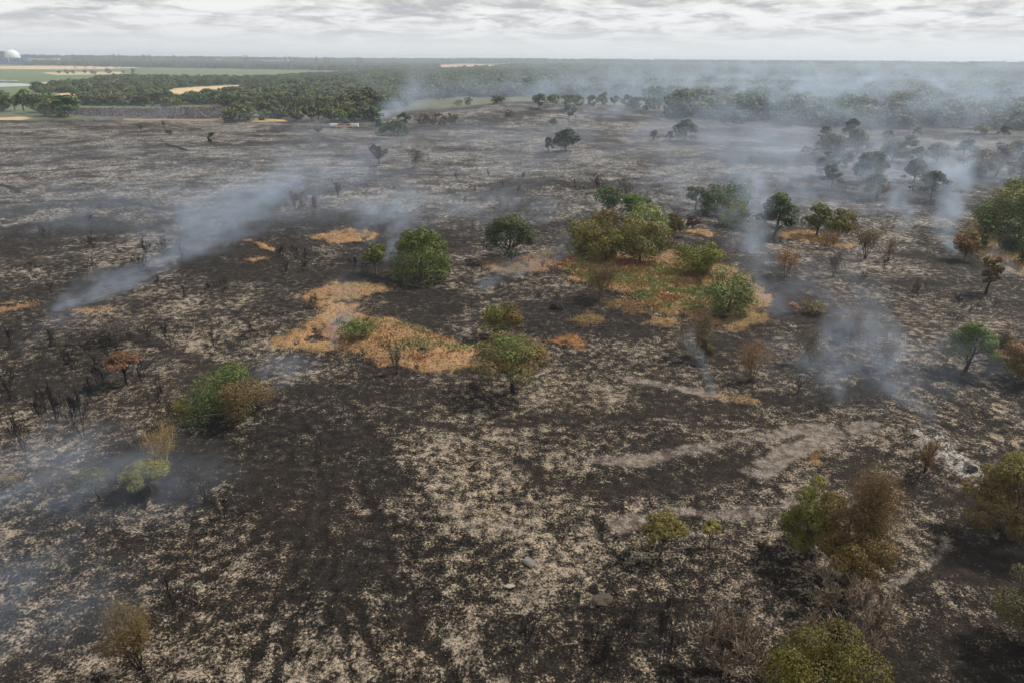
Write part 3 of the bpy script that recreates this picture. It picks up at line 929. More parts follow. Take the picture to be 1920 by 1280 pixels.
T('scorched_tree', 'broad', 1848, 550, 36, 66, (BR, OB, MX), 'thin brown-crowned sapling standing below the fire edge', bark=M_CHAR)
T('oak_tree', 'bush', 1882, 446, 100, 86, (GM, YG, 'top'), 'broad green tree with yellow-green top, front of the green wood at the right')
T('oak_tree', 'bush', 1925, 396, 100, 74, (GM, OL, 'top'), 'green tree at the back of the green wood at the right')
T('oak_tree', 'bush', 1892, 478, 66, 62, (GD, GM, MX), 'dark green tree low in the green wood at the right')
T('oak_tree', 'bush', 1924, 500, 44, 66, (GM, GD, MX), 'mid green tree cut by the right border, beside the straw slope')
T('oak_tree', 'bush', 1950, 450, 90, 110, (GM, OL, MX), 'green tree mostly beyond the right border')
T('oak_tree', 'bush', 1862, 432, 66, 56, (GM, GB, MX), 'hazy green tree at the left end of the green wood at the right')
T('oak_tree', 'bush', 1900, 420, 80, 74, (GM, YG, 'top'), 'yellow-green crowned tree in the middle of the green wood at the right')
T('pine_tree', 'pine', 1810, 694, 78, 88, (GM, OB, 'low'), 'lone pine with green top and bare trunk on the right heath', bark=M_CHAR)
T('scorched_tree', 'birch', 1872, 674, 54, 68, (GY, BR, MX), 'sparse grey-brown tree right of the lone pine')
T('scorched_bush', 'bush', 1905, 718, 84, 76, (RB, OL, 'low'), 'rusty brown dense bush at the right border', 'bush')
T('scorched_bush', 'birch', 1658, 688, 50, 50, (OB, BR, MX), 'brown olive bush left of the lone pine', 'bush')
T('birch_tree', 'birch', 1597, 634, 66, 66, (BR, RB, MX), 'hazy reddish brown birch above the bluish smoke')
T('birch_tree', 'birch', 1520, 680, 66, 68, (BR, GY, MX), 'hazy grey-brown birch left of the bluish smoke')
T('scorched_bush', 'bush', 1527, 592, 42, 26, (OB, YG, 'top'), 'low yellowish olive bush right of the straw island', 'bush')
T('scorched_bush', 'bush', 1487, 588, 22, 20, (GO, RB, MX), 'tiny orange bush beside the low yellowish one', 'bush')
T('scorched_tree', 'birch', 1733, 886, 56, 68, (RB, BR, MX), 'red-brown leafy sapling in front of the ash heap', bark=M_CHAR)
T('pine_tree', 'broad', 705, 514, 42, 54, (OL, GM, MX), 'pale hazy green sapling left of the dense round tree')
T('gorse_bush', 'bush', 668, 648, 66, 42, (GM, RB, 'low'), 'green and rust bush on the left straw island', 'bush')
T('scorched_sapling', 'birch', 745, 702, 26, 46, (DB, GY, MX), 'purplish burnt sapling on the edge of the left straw island', bark=M_CHAR)
# ---- foreground
T('oak_tree', 'bush', 1502, 1052, 118, 145, (OL, OB, 'right'), 'olive green tree, left part of the foreground clump')
T('birch_tree', 'birch', 1590, 1080, 170, 182, (BR, OB, MX), 'rust-brown birch rising from the foreground clump')
T('oak_tree', 'bush', 1580, 1112, 128, 150, (OB, BR, MX), 'olive-brown tree at the bottom of the foreground clump')
T('scorched_bush', 'bush', 1645, 960, 42, 42, (OL, BR, MX), 'small olive bush behind the rust-brown birch', 'bush')
T('pine_tree', 'spread', 1893, 1010, 165, 150, (OB, OL, 'top'), 'dense olive brown pine at the right border below the ash heap')
T('dry_bush', 'twig', 1570, 1235, 260, 150, (BR, OL, MX), 'wide bare bush of dry brown twigs below the foreground clump', 'bush', bark=M_TWIG)
T('oak_tree', 'bush', 1512, 1385, 235, 165, ((0.098, 0.076, 0.014), (0.050, 0.045, 0.012), MX), 'yellow-green oak crown at the bottom border')
T('oak_tree', 'bush', 1915, 1235, 150, 160, (OL, DB, MX), 'dark olive tree at the right border in the lower corner')
T('dry_bush', 'twig', 1360, 1290, 160, 160, (GY, BR, MX), 'bare tangled bush of dry twigs at the bottom border', 'bush', bark=M_TWIG)
T('pine_sapling', 'umbrella', 1237, 1040, 80, 72, (OL, OB, MX), 'small flat-topped olive pine on the pale ash slope')
T('pine_sapling', 'umbrella', 1330, 1025, 34, 46, (OL, BR, MX), 'stunted olive pine right of the small flat-topped one')
T('scorched_bush', 'birch', 265, 1255, 100, 125, (OB, BR, MX), 'brown twiggy bush with black stems in the lower left', 'bush', bark=M_CHAR)
T('scorched_bush', 'umbrella', 238, 720, 58, 60, (RB, BR, 'top'), 'charred shrub with rust-brown top at the left', 'bush', bark=M_CHAR)
T('pine_sapling', 'umbrella', 190, 940, 66, 62, (DB, OL, 'top'), 'small black-stemmed pine with olive top in the blue smoke', bark=M_CHAR)
T('pine_sapling', 'umbrella', 287, 922, 86, 58, (OL, YG, 'top'), 'low olive yellow pine beside the pale birch trunks')
T('birch_tree', 'birch', 308, 880, 70, 80, (GO, OL, MX), 'thin birch with pale crooked trunks above the low olive pine', bark=M_BIRCH)
T('scorched_bush', 'bush', 18, 912, 46, 26, (OB, GO, MX), 'low olive brown bush at the left border', 'bush')
T('scorched_bush', 'birch', 97, 908, 40, 30, (RB, BR, MX), 'low orange brown bush in the blue smoke', 'bush')
T('scorched_bush', 'bush', 215, 648, 90, 40, (DB, GY, MX), 'dense dark burnt thicket above the charred shrubs', 'bush')
T('pine_sapling', 'birch', 345, 800, 40, 50, (OL, OB, MX), 'thin olive sapling left of the leaning green pine')
# ---- far trees on the heath
FAR = [
    ('pine_tree', 'spread', 738, 254, 56, 26, (PG, GD, MX), 'dark low spreading pine right of the fire engines'),
    ('pine_tree', 'pine', 712, 248, 17, 22, (PG, GD, MX), 'slim dark pine touching the low spreading pine'),
    ('pine_tree', 'broad', 758, 239, 26, 25, (GD, GY, MX), 'dark rounded tree behind the low spreading pine'),
    ('scorched_bush', 'bush', 795, 234, 32, 20, (GY, OB, MX), 'grey scrub bush, leftmost of three below the rise'),
    ('scorched_bush', 'bush', 822, 235, 34, 21, (GY, OB, MX), 'grey scrub bush, middle one of three below the rise'),
    ('scorched_bush', 'bush', 848, 234, 26, 20, (GY, OB, MX), 'grey scrub bush, rightmost of three below the rise'),
    ('burnt_tree', 'broad', 711, 310, 32, 36, (DB, GY, MX), 'dark burnt tree on the far heath below the fire engines'),
    ('burnt_tree', 'birch', 776, 316, 38, 34, (GY, DB, MX), 'grey twiggy burnt tree right of the dark burnt one'),
    ('pine_tree', 'spread', 1061, 284, 54, 40, (PG, DB, MX), 'wide leaning pine alone in the middle of the far heath'),
    ('pine_tree', 'pine', 1027, 288, 17, 28, (DB, GY, MX), 'thin burnt pine just left of the wide leaning pine'),
    ('pine_tree', 'broad', 1067, 223, 28, 22, (GD, DB, MX), 'dark tree on the slope of the rise'),
    ('scorched_bush', 'bush', 1037, 237, 16, 13, (GD, GY, MX), 'small dark bush below the tree on the rise'),
    ('scorched_bush', 'bush', 953, 218, 15, 11, (GD, GY, MX), 'small dark bush high on the rise'),
    ('pine_tree', 'pine', 1226, 263, 18, 17, (DB, GY, MX), 'small dark tree, left of the pair on the far heath'),
    ('pine_tree', 'pine', 1254, 264, 14, 17, (DB, GY, MX), 'small dark tree between the pair and the bigger pine'),
    ('pine_tree', 'spread', 1285, 264, 44, 36, (PG, DB, MX), 'bigger dark pine on the far heath, right of two small ones'),
    ('oak_tree', 'bush', 880, 197, 18, 13, (GD, GM, MX), 'small round tree at the left end of the rise'),
    ('oak_tree', 'bush', 930, 196, 28, 15, (GD, GM, MX), 'low green tree on top of the rise'),
    ('oak_tree', 'broad', 1010, 203, 32, 24, (GD, GM, MX), 'largest green tree on top of the rise'),
    ('oak_tree', 'broad', 1038, 200, 24, 20, (GD, GM, MX), 'green tree right of the largest on the rise'),
    ('oak_tree', 'bush', 858, 199, 20, 11, (GD, GM, MX), 'low tree at the far left of the rise'),
    ('scorched_bush', 'bush', 318, 254, 13, 10, (DB, GD, MX), 'black bush beside the pale track on the left far heath'),
    ('scorched_bush', 'bush', 397, 268, 13, 18, (GD, DB, MX), 'dark upright bush right of the black one'),
    ('scorched_bush', 'bush', 597, 250, 14, 10, (DB, GD, MX), 'black bush left of the fire engines'),
    ('burnt_tree', 'birch', 264, 246, 8, 12, (DB, GY, MX), 'thin burnt stem at the left far heath'),
    ('burnt_tree', 'birch', 308, 240, 9, 12, (DB, GY, MX), 'thin burnt stem beside the pale track'),
    ('burnt_tree', 'birch', 555, 396, 34, 34, (DB, GY, MX), 'burnt bush in the thin smoke, left of its red-brown neighbour'),
    ('burnt_tree', 'birch', 590, 398, 24, 28, (BR, DB, MX), 'red-brown burnt bush in the thin smoke'),
    ('burnt_tree', 'birch', 634, 372, 20, 30, (DB, GY, MX), 'dark burnt sapling above the small straw island'),
]
for a in FAR:
    T(*a, cat='bush' if 'bush' in a[0] else 'tree')
SMOKY = [(1543, 270, 28, 30), (1555, 300, 62, 46), (1588, 262, 40, 36), (1607, 292, 48, 44), (1550, 330, 44, 42), (1561, 356, 40, 46),
         (1585, 315, 26, 28), (1640, 326, 42, 38), (1622, 342, 62, 54), (1645, 376, 50, 48), (1712, 342, 42, 42), (1744, 378, 60, 54),
         (1510, 295, 19, 20), (1672, 304, 50, 36), (1702, 296, 36, 38), (1755, 306, 44, 36), (1722, 304, 26, 26), (1805, 296, 38, 34),
         (1826, 294, 17, 20), (1835, 334, 54, 50), (1865, 332, 50, 60), (1905, 300, 46, 34), (1908, 340, 44, 50), (1882, 260, 21, 22),
         (1838, 253, 27, 16), (1700, 243, 19, 18), (1531, 228, 19, 18), (1718, 258, 19, 18), (1662, 262, 22, 16), (1620, 250, 22, 16)]
WORDS = {(1645, 376): 'squat olive pine, lowest of the smoky pines', (1744, 378): 'broad pine with olive top in front of the smoky pines',
         (1712, 342): 'bushy dark pine just behind the broad olive-topped one', (1561, 356): 'thin pine on a bare trunk at the left of the smoky pines',
         (1865, 332): 'tall brown oak in the smoke left of the right border', (1835, 334): 'brown scrubby oak beside the tall brown one',
         (1908, 340): 'reddish dark pine above the green wood at the right', (1882, 260): 'small round dark tree beside the far sandy track',
         (1838, 253): 'wide low dark bush beside the far sandy track', (1622, 342): 'olive tree in the middle of the smoky pines',
         (1510, 295): 'small lone pine left of the smoky pines'}
rest = [q for q in SMOKY if q[:2] not in WORDS]
row = dict(zip([q[:2] for q in rest], ordinals([q[0] for q in rest])))
for i, (px, py, w, h) in enumerate(SMOKY):
    sp = (PG, GY, MX) if i % 3 else (OB, GD, MX)
    if (px, py) in ((1865, 332), (1835, 334), (1908, 340)):
        sp = (OB, BR, MX)
    kd = 'bush' if (px, py) in ((1835, 334), (1838, 253)) else ('pine' if i % 2 else 'spread')
    lab = WORDS.get((px, py), f'dark pine dimmed by smoke, {row.get((px, py))} of the scattered pines at the right')
    T('pine_tree', kd, px, py, w, h, sp, lab, group='smoky pines at the right')

# ---------------------------------------------------------------- charred shrubs
CHAR = []
for k in range(6):
    CHAR.append(make_tree('bare', 4.0, 4.0, (GY, GY, MX), 900 + k, 10, False, M_CHAR)[:2])


def charred(name, px, py, wpx, hpx, label, group, cat='shrub'):
    p = ground(px, py)
    d = depth(p)
    rng = np.random.default_rng(int(px * 3 + py))
    root = bpy.data.objects.new(name, None)
    COL.objects.link(root)
    root.location = (p[0], p[1], float(terrain(p[0], p[1])))
    root.rotation_euler = (0, 0, rng.uniform(0, 6.28))
    root.scale = (wpx * d / FPX / 4, wpx * d / FPX / 4, hpx * d / FPX / 4)
    tm, bm_ = CHAR[rng.integers(0, 6)]
    obj('trunk', tm, root)
    obj('branches', bm_, root)
    tag(root, label, cat, group)


for a in [(45, 840, 80, 78, 'charred shrub with fan of stems nearest the left border'),
          (105, 794, 64, 88, 'charred shrub with pale ash at its foot, second from the left border'),
          (156, 818, 58, 92, 'upright charred shrub right of the two at the left border'),
          (190, 722, 64, 66, 'charred shrub left of the one with the rust-brown top'),
          (325, 1132, 52, 76, 'clump of black burnt stems in the lower left'),
          (372, 1147, 24, 62, 'single thin burnt stem right of the clump of black stems'),
          (408, 1117, 18, 50, 'leaning burnt stick in the lower left, right of the thin stem'),
          (1240, 1290, 60, 230, 'tall thin burnt sapling at the bottom border'),
          (1130, 1290, 46, 120, 'small burnt sapling left of the tall thin one'),
          (1255, 1160, 40, 90, 'burnt sapling below the small flat-topped olive pine'),
          (1027, 1100, 8, 24, 'single black stick on the pale ash slope'),
          (383, 945, 26, 56, 'slender burnt sapling on the dark slope left of centre'),
          (285, 1290, 60, 80, 'burnt shrub at the bottom border below the brown bush'),
          (1711, 560, 24, 42, 'black burnt sapling on the open right heath'),
          (1495, 736, 32, 38, 'small burnt shrub right of the golden bush'),
          (285, 828, 70, 44, 'tangled black burnt shrub left of the leaning pine'),
          (322, 785, 22, 44, 'thin black sapling above the tangled burnt shrub'),
          (470, 628, 40, 26, 'low burnt shrub left of the straw island'),
          (402, 648, 44, 30, 'burnt shrub on the pale ground left of the straw island'),
          (585, 580, 36, 32, 'burnt shrub at the upper edge of the left straw island'),
          (138, 692, 60, 60, 'black burnt shrub behind the charred row at the left')]:
    charred('charred_shrub', a[0], a[1], a[2], a[3], a[4], 'charred shrubs on the heath')
rs = np.random.default_rng(5)
AREAS = [('black shrub skeleton among the charred scrub at the left', (0, 330, 640, 800), 16, (34, 60)),
         ('small black shrub skeleton on the left heath beyond the smoke', (20, 420, 420, 560), 16, (20, 36)),
         ('black shrub skeleton on the dark char above the straw islands', (520, 760, 460, 520), 9, (18, 34)),
         ('small burnt stem on the far grey heath', (620, 1100, 330, 440), 12, (9, 18)),
         ('small black skeleton on the smoky right heath', (1430, 1900, 500, 700), 14, (14, 30)),
         ('burnt sapling skeleton on the near slope at the bottom', (960, 1420, 1120, 1260), 6, (40, 80)),
         ('small burnt skeleton in the lower left', (0, 420, 950, 1230), 8, (26, 56))]
for lab, (x0, x1, y0, y1), n, (s0, s1) in AREAS:
    xs, ys = rs.uniform(x0, x1, n), rs.uniform(y0, y1, n)
    for x, y, od in zip(xs, ys, ordinals(xs)):
        s = rs.uniform(s0, s1)
        charred('charred_shrub', x, y, s * rs.uniform(0.8, 1.3), s, lab.replace(' ', ' ', 1) + ', ' + od + ' of these', lab)

# ---------------------------------------------------------------- woods beyond the heath
PROTO = []
for k, (kd, sp) in enumerate([('broad', ((0.062, 0.088, 0.034), (0.095, 0.125, 0.045), MX)), ('bush', ((0.09, 0.115, 0.04), (0.125, 0.12, 0.04), MX)),
                              ('broad', ((0.085, 0.12, 0.042), (0.06, 0.085, 0.035), MX)), ('bush', ((0.12, 0.118, 0.042), (0.075, 0.095, 0.036), MX)),
                              ('bush', ((0.058, 0.082, 0.036), (0.10, 0.105, 0.04), MX))]):
    PROTO.append(make_tree(kd, 10.0, 9.0, sp, 400 + k, 520, True))
PROTO_OBJ = []


def wood_tree(p, s, k, yaw, label, group, name='wood_tree', sz=1.0):
    root = bpy.data.objects.new(name, None)
    COL.objects.link(root)
    root.location = p
    root.rotation_euler = (0, 0, yaw)
    root.scale = (s, s, s * sz)
    tm, _, cm = PROTO[k]
    obj('trunk', tm, root)
    c = obj('crown', cm, root)
    tag(root, label, 'tree', group)
    return c


rw = np.random.default_rng(21)
EDGES = [   # the trees in front of each wood, placed along a line in the picture: line, count, spread, size px, label
    ([(-40, 218), (60, 214), (130, 220)], 20, 9, (30, 46), 'green bushy tree in the clump at the left end of the heath'),
    ([(430, 228), (480, 224), (560, 226)], 13, 6, (24, 38), 'green tree in the belt left of the fire engines'),
    ([(560, 226), (640, 230), (700, 230)], 13, 6, (24, 38), 'green tree in the belt behind the fire engines'),
    ([(1250, 222), (1350, 228), (1440, 233)], 16, 8, (22, 36), 'smoky forest edge tree below the white smoke column'),
    ([(1440, 234), (1560, 240), (1660, 240)], 18, 8, (22, 36), 'smoky forest edge tree above the scattered pines'),
    ([(1660, 240), (1780, 242), (1930, 246)], 18, 8, (22, 36), 'smoky forest edge tree by the far sandy track'),
    ([(100, 141), (250, 139)], 9, 2, (7, 11), 'small dark bush in the row across the marsh meadows'),
    ([(145, 192), (240, 196), (340, 198), (400, 196)], 18, 5, (20, 30), 'round tree in the scrub between marsh and heath'),
    ([(560, 205), (660, 195), (740, 190)], 15, 8, (22, 32), 'tree at the near edge of the long wood left of the rise'),
    ([(740, 189), (850, 186), (1000, 186)], 15, 8, (22, 32), 'tree at the near edge of the long wood behind the rise'),
    ([(1060, 198), (1150, 200), (1250, 212)], 14, 5, (18, 26), 'tree at the foot of the rise beside the smoky forest'),
]
for line, n, spread, (s0, s1), lab in EDGES:
    L = np.array(line, float)
    tt = rw.random(n) * (len(L) - 1)
    qs = [L[min(int(t), len(L) - 2)] + (L[min(int(t), len(L) - 2) + 1] - L[min(int(t), len(L) - 2)]) * (t - min(int(t), len(L) - 2)) for t in tt]
    for q, od in zip(qs, ordinals([q[0] for q in qs])):
        p = ground(q[0], q[1] + rw.uniform(-spread, spread * 0.3))
        s = rw.uniform(s0, s1) * depth(p) / FPX / 10.0
        c = wood_tree(p, s, int(rw.integers(0, 5)), rw.uniform(0, 6.28), lab + ', ' + od, lab, 'marsh_bush' if 'marsh meadows' in lab else 'wood_tree', rw.uniform(0.75, 1.05))
        if len(PROTO_OBJ) < 5 and c.data.name not in [o.data.name for o in PROTO_OBJ]:
            PROTO_OBJ.append(c)


def wood(label, polys, spacing, scale, seed, skip=()):
    """A wood that reads as one mass: crowns scattered over its ground."""
    rng = np.random.default_rng(seed)
    pts = []
    skipw = [poly_world(s) for s in skip]
    for poly in polys:
        pw = poly_world(poly)
        lo, hi = pw.min(0), pw.max(0)
        n = int((hi[0] - lo[0]) * (hi[1] - lo[1]) / spacing ** 2)
        n = min(n, 90000)
        Q = rng.uniform(lo, hi, (n, 2))
        keep = poly_mask(Q, pw, 0.01) > 0.5
        for s in skipw:
            keep &= poly_mask(Q, s, 0.01) < 0.5
        keep &= fbm(Q[:, 0] / (spacing * 7), Q[:, 1] / (spacing * 7), 2, seed) > 0.30
        pts.append(Q[keep])
    Q = np.concatenate(pts)
    Z = terrain(Q[:, 0], Q[:, 1])
    sc = scale * rng.uniform(0.5, 1.5, len(Q)) ** 1.4
    me = bpy.data.meshes.new('woodland')
    me.vertices.add(len(Q))
    me.vertices.foreach_set('co', np.column_stack([Q, Z - 0.3]).astype(np.float32).ravel())
    me.attributes.new('size', 'FLOAT', 'POINT').data.foreach_set('value', sc.astype(np.float32))
    me.attributes.new('yaw', 'FLOAT', 'POINT').data.foreach_set('value', rng.uniform(0, 6.28, len(Q)).astype(np.float32))
    me.attributes.new('kind', 'INT', 'POINT').data.foreach_set('value', rng.integers(0, 5, len(Q)).astype(np.int32))
    ng = bpy.data.node_groups.new('woodland', 'GeometryNodeTree')
    ng.interface.new_socket('Geometry', in_out='INPUT', socket_type='NodeSocketGeometry')
    ng.interface.new_socket('Geometry', in_out='OUTPUT', socket_type='NodeSocketGeometry')
    g = Nodes(ng)
    gi, go = g.n('NodeGroupInput'), g.n('NodeGroupOutput')

    def att(name, typ):
        nd = g.n('GeometryNodeInputNamedAttribute', data_type=typ)
        nd.inputs[0].default_value = name
        return nd.outputs[0]
    size, yaw, kind = att('size', 'FLOAT'), att('yaw', 'FLOAT'), att('kind', 'INT')
    jn = g.n('GeometryNodeJoinGeometry')
    for k, po in enumerate(PROTO_OBJ):
        oi = g.n('GeometryNodeObjectInfo', {'Object': po, 'As Instance': True}, transform_space='ORIGINAL')
        sel = g.n('FunctionNodeCompare', data_type='INT', operation='EQUAL')
        g.link(kind, sel.inputs[2])
        sel.inputs[3].default_value = k
        rot = g.n('ShaderNodeCombineXYZ', {2: yaw}).outputs[0]
        ip = g.n('GeometryNodeInstanceOnPoints', {'Points': gi.outputs[0], 'Selection': sel.outputs[0], 'Instance': oi.outputs['Geometry'],
                                                  'Rotation': rot, 'Scale': g.n('ShaderNodeCombineXYZ', {0: size, 1: size, 2: g.m('MULTIPLY', size, 0.85)}).outputs[0]})
        g.link(ip.outputs[0], jn.inputs[0])
    g.link(jn.outputs[0], go.inputs[0])
    o = obj('woodland', me)
    md = o.modifiers.new('woodland', 'NODES')
    md.node_group = ng
    tag(o, label, kind='stuff')
    return len(Q)


OPEN = [[(280, 186), (330, 166), (420, 160), (545, 156), (565, 166), (450, 172), (395, 180), (385, 190), (300, 190)],
        [(90, 200), (108, 176), (190, 170), (165, 190), (140, 204)],
        [(-60, 172), (-60, 150), (90, 150), (100, 168), (60, 174)]]
WN = [
    wood('long green wood behind the heath', [[(400, 196), (470, 176), (560, 164), (620, 150), (690, 138), (840, 133), (1000, 130), (1290, 135), (1450, 150), (1440, 185),
                                              (1300, 205), (1200, 194), (1060, 186), (780, 186), (700, 214), (560, 206), (480, 206)]], 11.5, 1.55, 1, OPEN),
    wood('smoky green forest on the right', [[(1240, 222), (1300, 200), (1420, 170), (1560, 163), (1700, 160), (1990, 168), (1990, 244), (1700, 238), (1560, 236), (1420, 228)]], 11, 1.5, 2),
    wood('scrub and hedges between the marsh and the heath', [[(-40, 168), (60, 168), (130, 162), (210, 148), (380, 152), (500, 150), (640, 140), (700, 142), (560, 158), (400, 164), (330, 170), (280, 184), (160, 198), (100, 196), (150, 176), (60, 176)],
                                                             [(160, 198), (220, 178), (300, 182), (380, 180), (420, 196), (300, 202)]], 12, 1.25, 3, OPEN + [LAND[3][0]]),
    wood('far dark woods below the horizon', [[(40, 123), (60, 117), (300, 117), (700, 118), (850, 121), (820, 131), (640, 134), (520, 131), (270, 127)],
                                             [(840, 132), (920, 130), (1000, 121), (1280, 124), (1920, 133), (1990, 165), (1700, 158), (1440, 160), (1290, 136)]], 24, 2.0, 4,
         [LAND[6][0], LAND[7][0], LAND[8][0]]),
    wood('woods along the horizon', [[(-60, 113.5), (200, 111), (700, 112.2), (1300, 117.5), (1990, 124), (1990, 134), (1300, 125), (700, 119), (200, 117), (-60, 117)]], 62, 4.2, 5),
]
print('woods', WN)

# ---------------------------------------------------------------- buildings on the horizon
def box_arrays(boxes):
    V, F = [], []
    for (x0, y0, z0, x1, y1, z1) in boxes:
        n = len(V)
        V += [(x0, y0, z0), (x1, y0, z0), (x1, y1, z0), (x0, y1, z0), (x0, y0, z1), (x1, y0, z1), (x1, y1, z1), (x0, y1, z1)]
        F += [(n + 3, n + 2, n + 1, n), (n + 4, n + 5, n + 6, n + 7), (n, n + 1, n + 5, n + 4), (n + 1, n + 2, n + 6, n + 5),
              (n + 2, n + 3, n + 7, n + 6), (n + 3, n, n + 4, n + 7)]
    return np.array(V, float), np.array(F)


def boxes(name, bx, mat, parent=None, bevel=0.0):
    V, F = box_arrays(bx)
    o = obj(name, mesh_arrays(name, V, F, mat=mat), parent)
    if bevel:
        md = o.modifiers.new('bevel', 'BEVEL')
        md.width, md.segments = bevel, 2
    return o


def lathe(name, prof, mat, parent, sides=32, loc=(0, 0, 0)):
    a = np.linspace(0, 2 * math.pi, sides, endpoint=False)
    V = np.concatenate([np.stack([np.cos(a) * r, np.sin(a) * r, np.full(sides, z)], 1) for r, z in prof])
    k = np.arange(sides)
    F = np.concatenate([np.stack([i * sides + k, i * sides + (k + 1) % sides, (i + 1) * sides + (k + 1) % sides, (i + 1) * sides + k], 1) for i in range(len(prof) - 1)])
    return obj(name, mesh_arrays(name, V, F, smooth=True, mat=mat), parent, loc)


def root(name, loc, label, cat, group=None, rz=0.0):
    o = bpy.data.objects.new(name, None)
    COL.objects.link(o)
    o.location = loc
    o.rotation_euler = (0, 0, rz)
    return tag(o, label, cat, group)


M_WHITE = plain('white_cladding', (0.72, 0.72, 0.70), 0.5)
M_BLUE = plain('blue_cladding', (0.08, 0.15, 0.30), 0.5)
M_DARK = plain('dark_concrete', (0.16, 0.16, 0.165), 0.8)
M_GLASS = plain('dark_glass', (0.03, 0.04, 0.05), 0.15)
M_GREYB = plain('grey_cladding', (0.42, 0.47, 0.50), 0.5)
M_ROOFB = plain('pale_roof', (0.55, 0.58, 0.6), 0.5)
M_STEEL = plain('galvanised_steel', (0.22, 0.23, 0.24), 0.5, 0.3)


def site(px, py):
    p = ground(px, py)
    return p, depth(p) / FPX          # metres per picture pixel there


p, k = site(14, 121)
ps = root('power_station', p, 'blue power station hall with white dome at the left horizon', 'power station')
HT = 10.0 * k + 6
boxes('hall', [(-34 * k, 0, -8, 38 * k, 60, HT)], M_BLUE, ps, 1.0)
boxes('plinth', [(-34 * k - 0.5, -1.5, -8, 38 * k + 0.5, 61, 4 * k)], plain('navy_cladding', (0.05, 0.09, 0.18)), ps)
for i in range(9):
    boxes('panel', [(-32 * k + i * 7.6 * k, -1.0, 4.6 * k, -32 * k + i * 7.6 * k + 5.6 * k, 0.3, HT - 2)], plain('mid_blue', (0.11, 0.19, 0.36)) if i == 0 else bpy.data.materials['mid_blue'], ps)
dr = 12.6 * k
prof = [(dr, 0), (dr, HT + 0.1 * dr)] + [(dr * math.cos(t), HT + 0.1 * dr + 1.02 * dr * math.sin(t)) for t in np.linspace(0.1, 1.5, 10)] + [(0.01, HT + 0.1 * dr + 1.02 * dr)]
dm = lathe('dome', prof, M_WHITE, ps, 32, (5 * k, 45, 0))
lathe('vent_cap', [(0.06 * dr, 0), (0.06 * dr, 2.5), (0.01, 3.2)], M_ROOFB, dm, 12, (0, 0, HT + 1.1 * dr))
boxes('tower', [(-16 * k, 30, 0, -7.5 * k, 60, HT + 11 * k)], M_DARK, ps, 0.8)

for (px, py, w, h, lab, nm, m1, m2) in ((84, 118, 52, 6, 'long white low building right of the power station', 'warehouse', M_WHITE, M_ROOFB),
                                         (516, 122, 50, 7.5, 'long pale grey industrial shed among the far woods', 'shed', M_GREYB, M_ROOFB),
                                         (409, 118, 7, 5, 'small white house among the far woods', 'house', M_WHITE, M_ROOFB)):
    p, k = site(px, py)
    b = root(nm, p, lab, 'building')
    W2, H2 = w * k / 2, h * k + 4
    boxes('wall', [(-W2, 0, -5, W2, 30, H2)], m1, b, 0.4)
    boxes('roof', [(-W2 - 1, -1, H2 + 0.01, W2 + 1, 31, H2 + 1.6)], m2, b)
    nb = max(2, int(w / 5))
    for i in range(nb):
        x = -W2 + (i + 0.5) * 2 * W2 / nb
        boxes('window', [(x - 0.3 * W2 / nb, -0.25, H2 * 0.35, x + 0.3 * W2 / nb, 0.2, H2 * 0.75)], M_GLASS, b)


# pylons along the skyline
def pylon_mesh():
    P = []
    for sx in (-1, 1):
        for sy in (-1, 1):
            P.append((np.array([[sx * 4.5, sy * 4.5, -1], [sx * 2.2, sy * 2.2, 22], [sx * 0.9, sy * 0.9, 38], [0, 0, 50]]), [0.7, 0.6, 0.5, 0.4]))
    for z, r in ((6, 3.9), (14, 3.0), (22, 2.2), (30, 1.6)):
        for s in (-1, 1):
            P.append((np.array([[-r, s * r, z], [r * 0.8, s * r * 0.8, z + 7]]), [0.35, 0.35]))
            P.append((np.array([[r, s * r, z], [-r * 0.8, s * r * 0.8, z + 7]]), [0.35, 0.35]))
    V, F = tubes(P, 4)
    tower = mesh_arrays('tower', V, F, mat=M_STEEL)
    arms = []
    for z, a in ((30, 7.5), (37, 9.5), (44, 6.5)):
        V, F = tubes([(np.array([[-a, 0, z], [0, 0, z + 1.8], [a, 0, z]]), [0.3, 0.55, 0.3]), (np.array([[-a, 0, z], [a, 0, z]]), [0.3, 0.3])], 4)
        arms.append(mesh_arrays('crossarm', V, F, mat=M_STEEL))
    return tower, arms


PT, PA = pylon_mesh()
PYX = [(138, 10), (156, 9), (173, 8), (214, 11), (225, 11), (270, 11), (282, 11), (327, 10), (338, 8), (370, 9), (379, 8), (459, 11), (464, 10), (535, 9), (544, 9),
       (594, 9), (610, 9), (617, 8), (672, 9), (678, 8), (950, 6), (1000, 6), (1055, 6), (1290, 6)]
PLAB = ordinals([q[0] for q in PYX][:20]) + ['']
for i, (px, hp) in enumerate(PYX):
    yb = 107 + px * 16 / 1920 + 3.0
    d = 4300.0
    rr_ = ray(px, yb)
    t = d / math.hypot(rr_[0], rr_[1])
    x, y = rr_[0] * t, rr_[1] * t
    z = float(terrain(x, y))
    top = CAM_H + ray(px, yb - hp - 1)[2] * t
    if i < 20:
        lab = f'grey lattice pylon on the left horizon, {PLAB[i]}'
    else:
        lab = 'tiny grey lattice pylon on the horizon, ' + ('leftmost above the wood', 'second above the wood', 'third above the wood', 'farthest right above the smoky forest')[i - 20]
    o = root('pylon', (x, y, z), lab, 'pylon', 'pylons on the horizon', 0.5)
    s = (top - z) / 50.0
    o.scale = (s * 0.8, s * 0.8, s)
    obj('tower', PT, o)
    for a in PA:
        obj('crossarm', a, o)

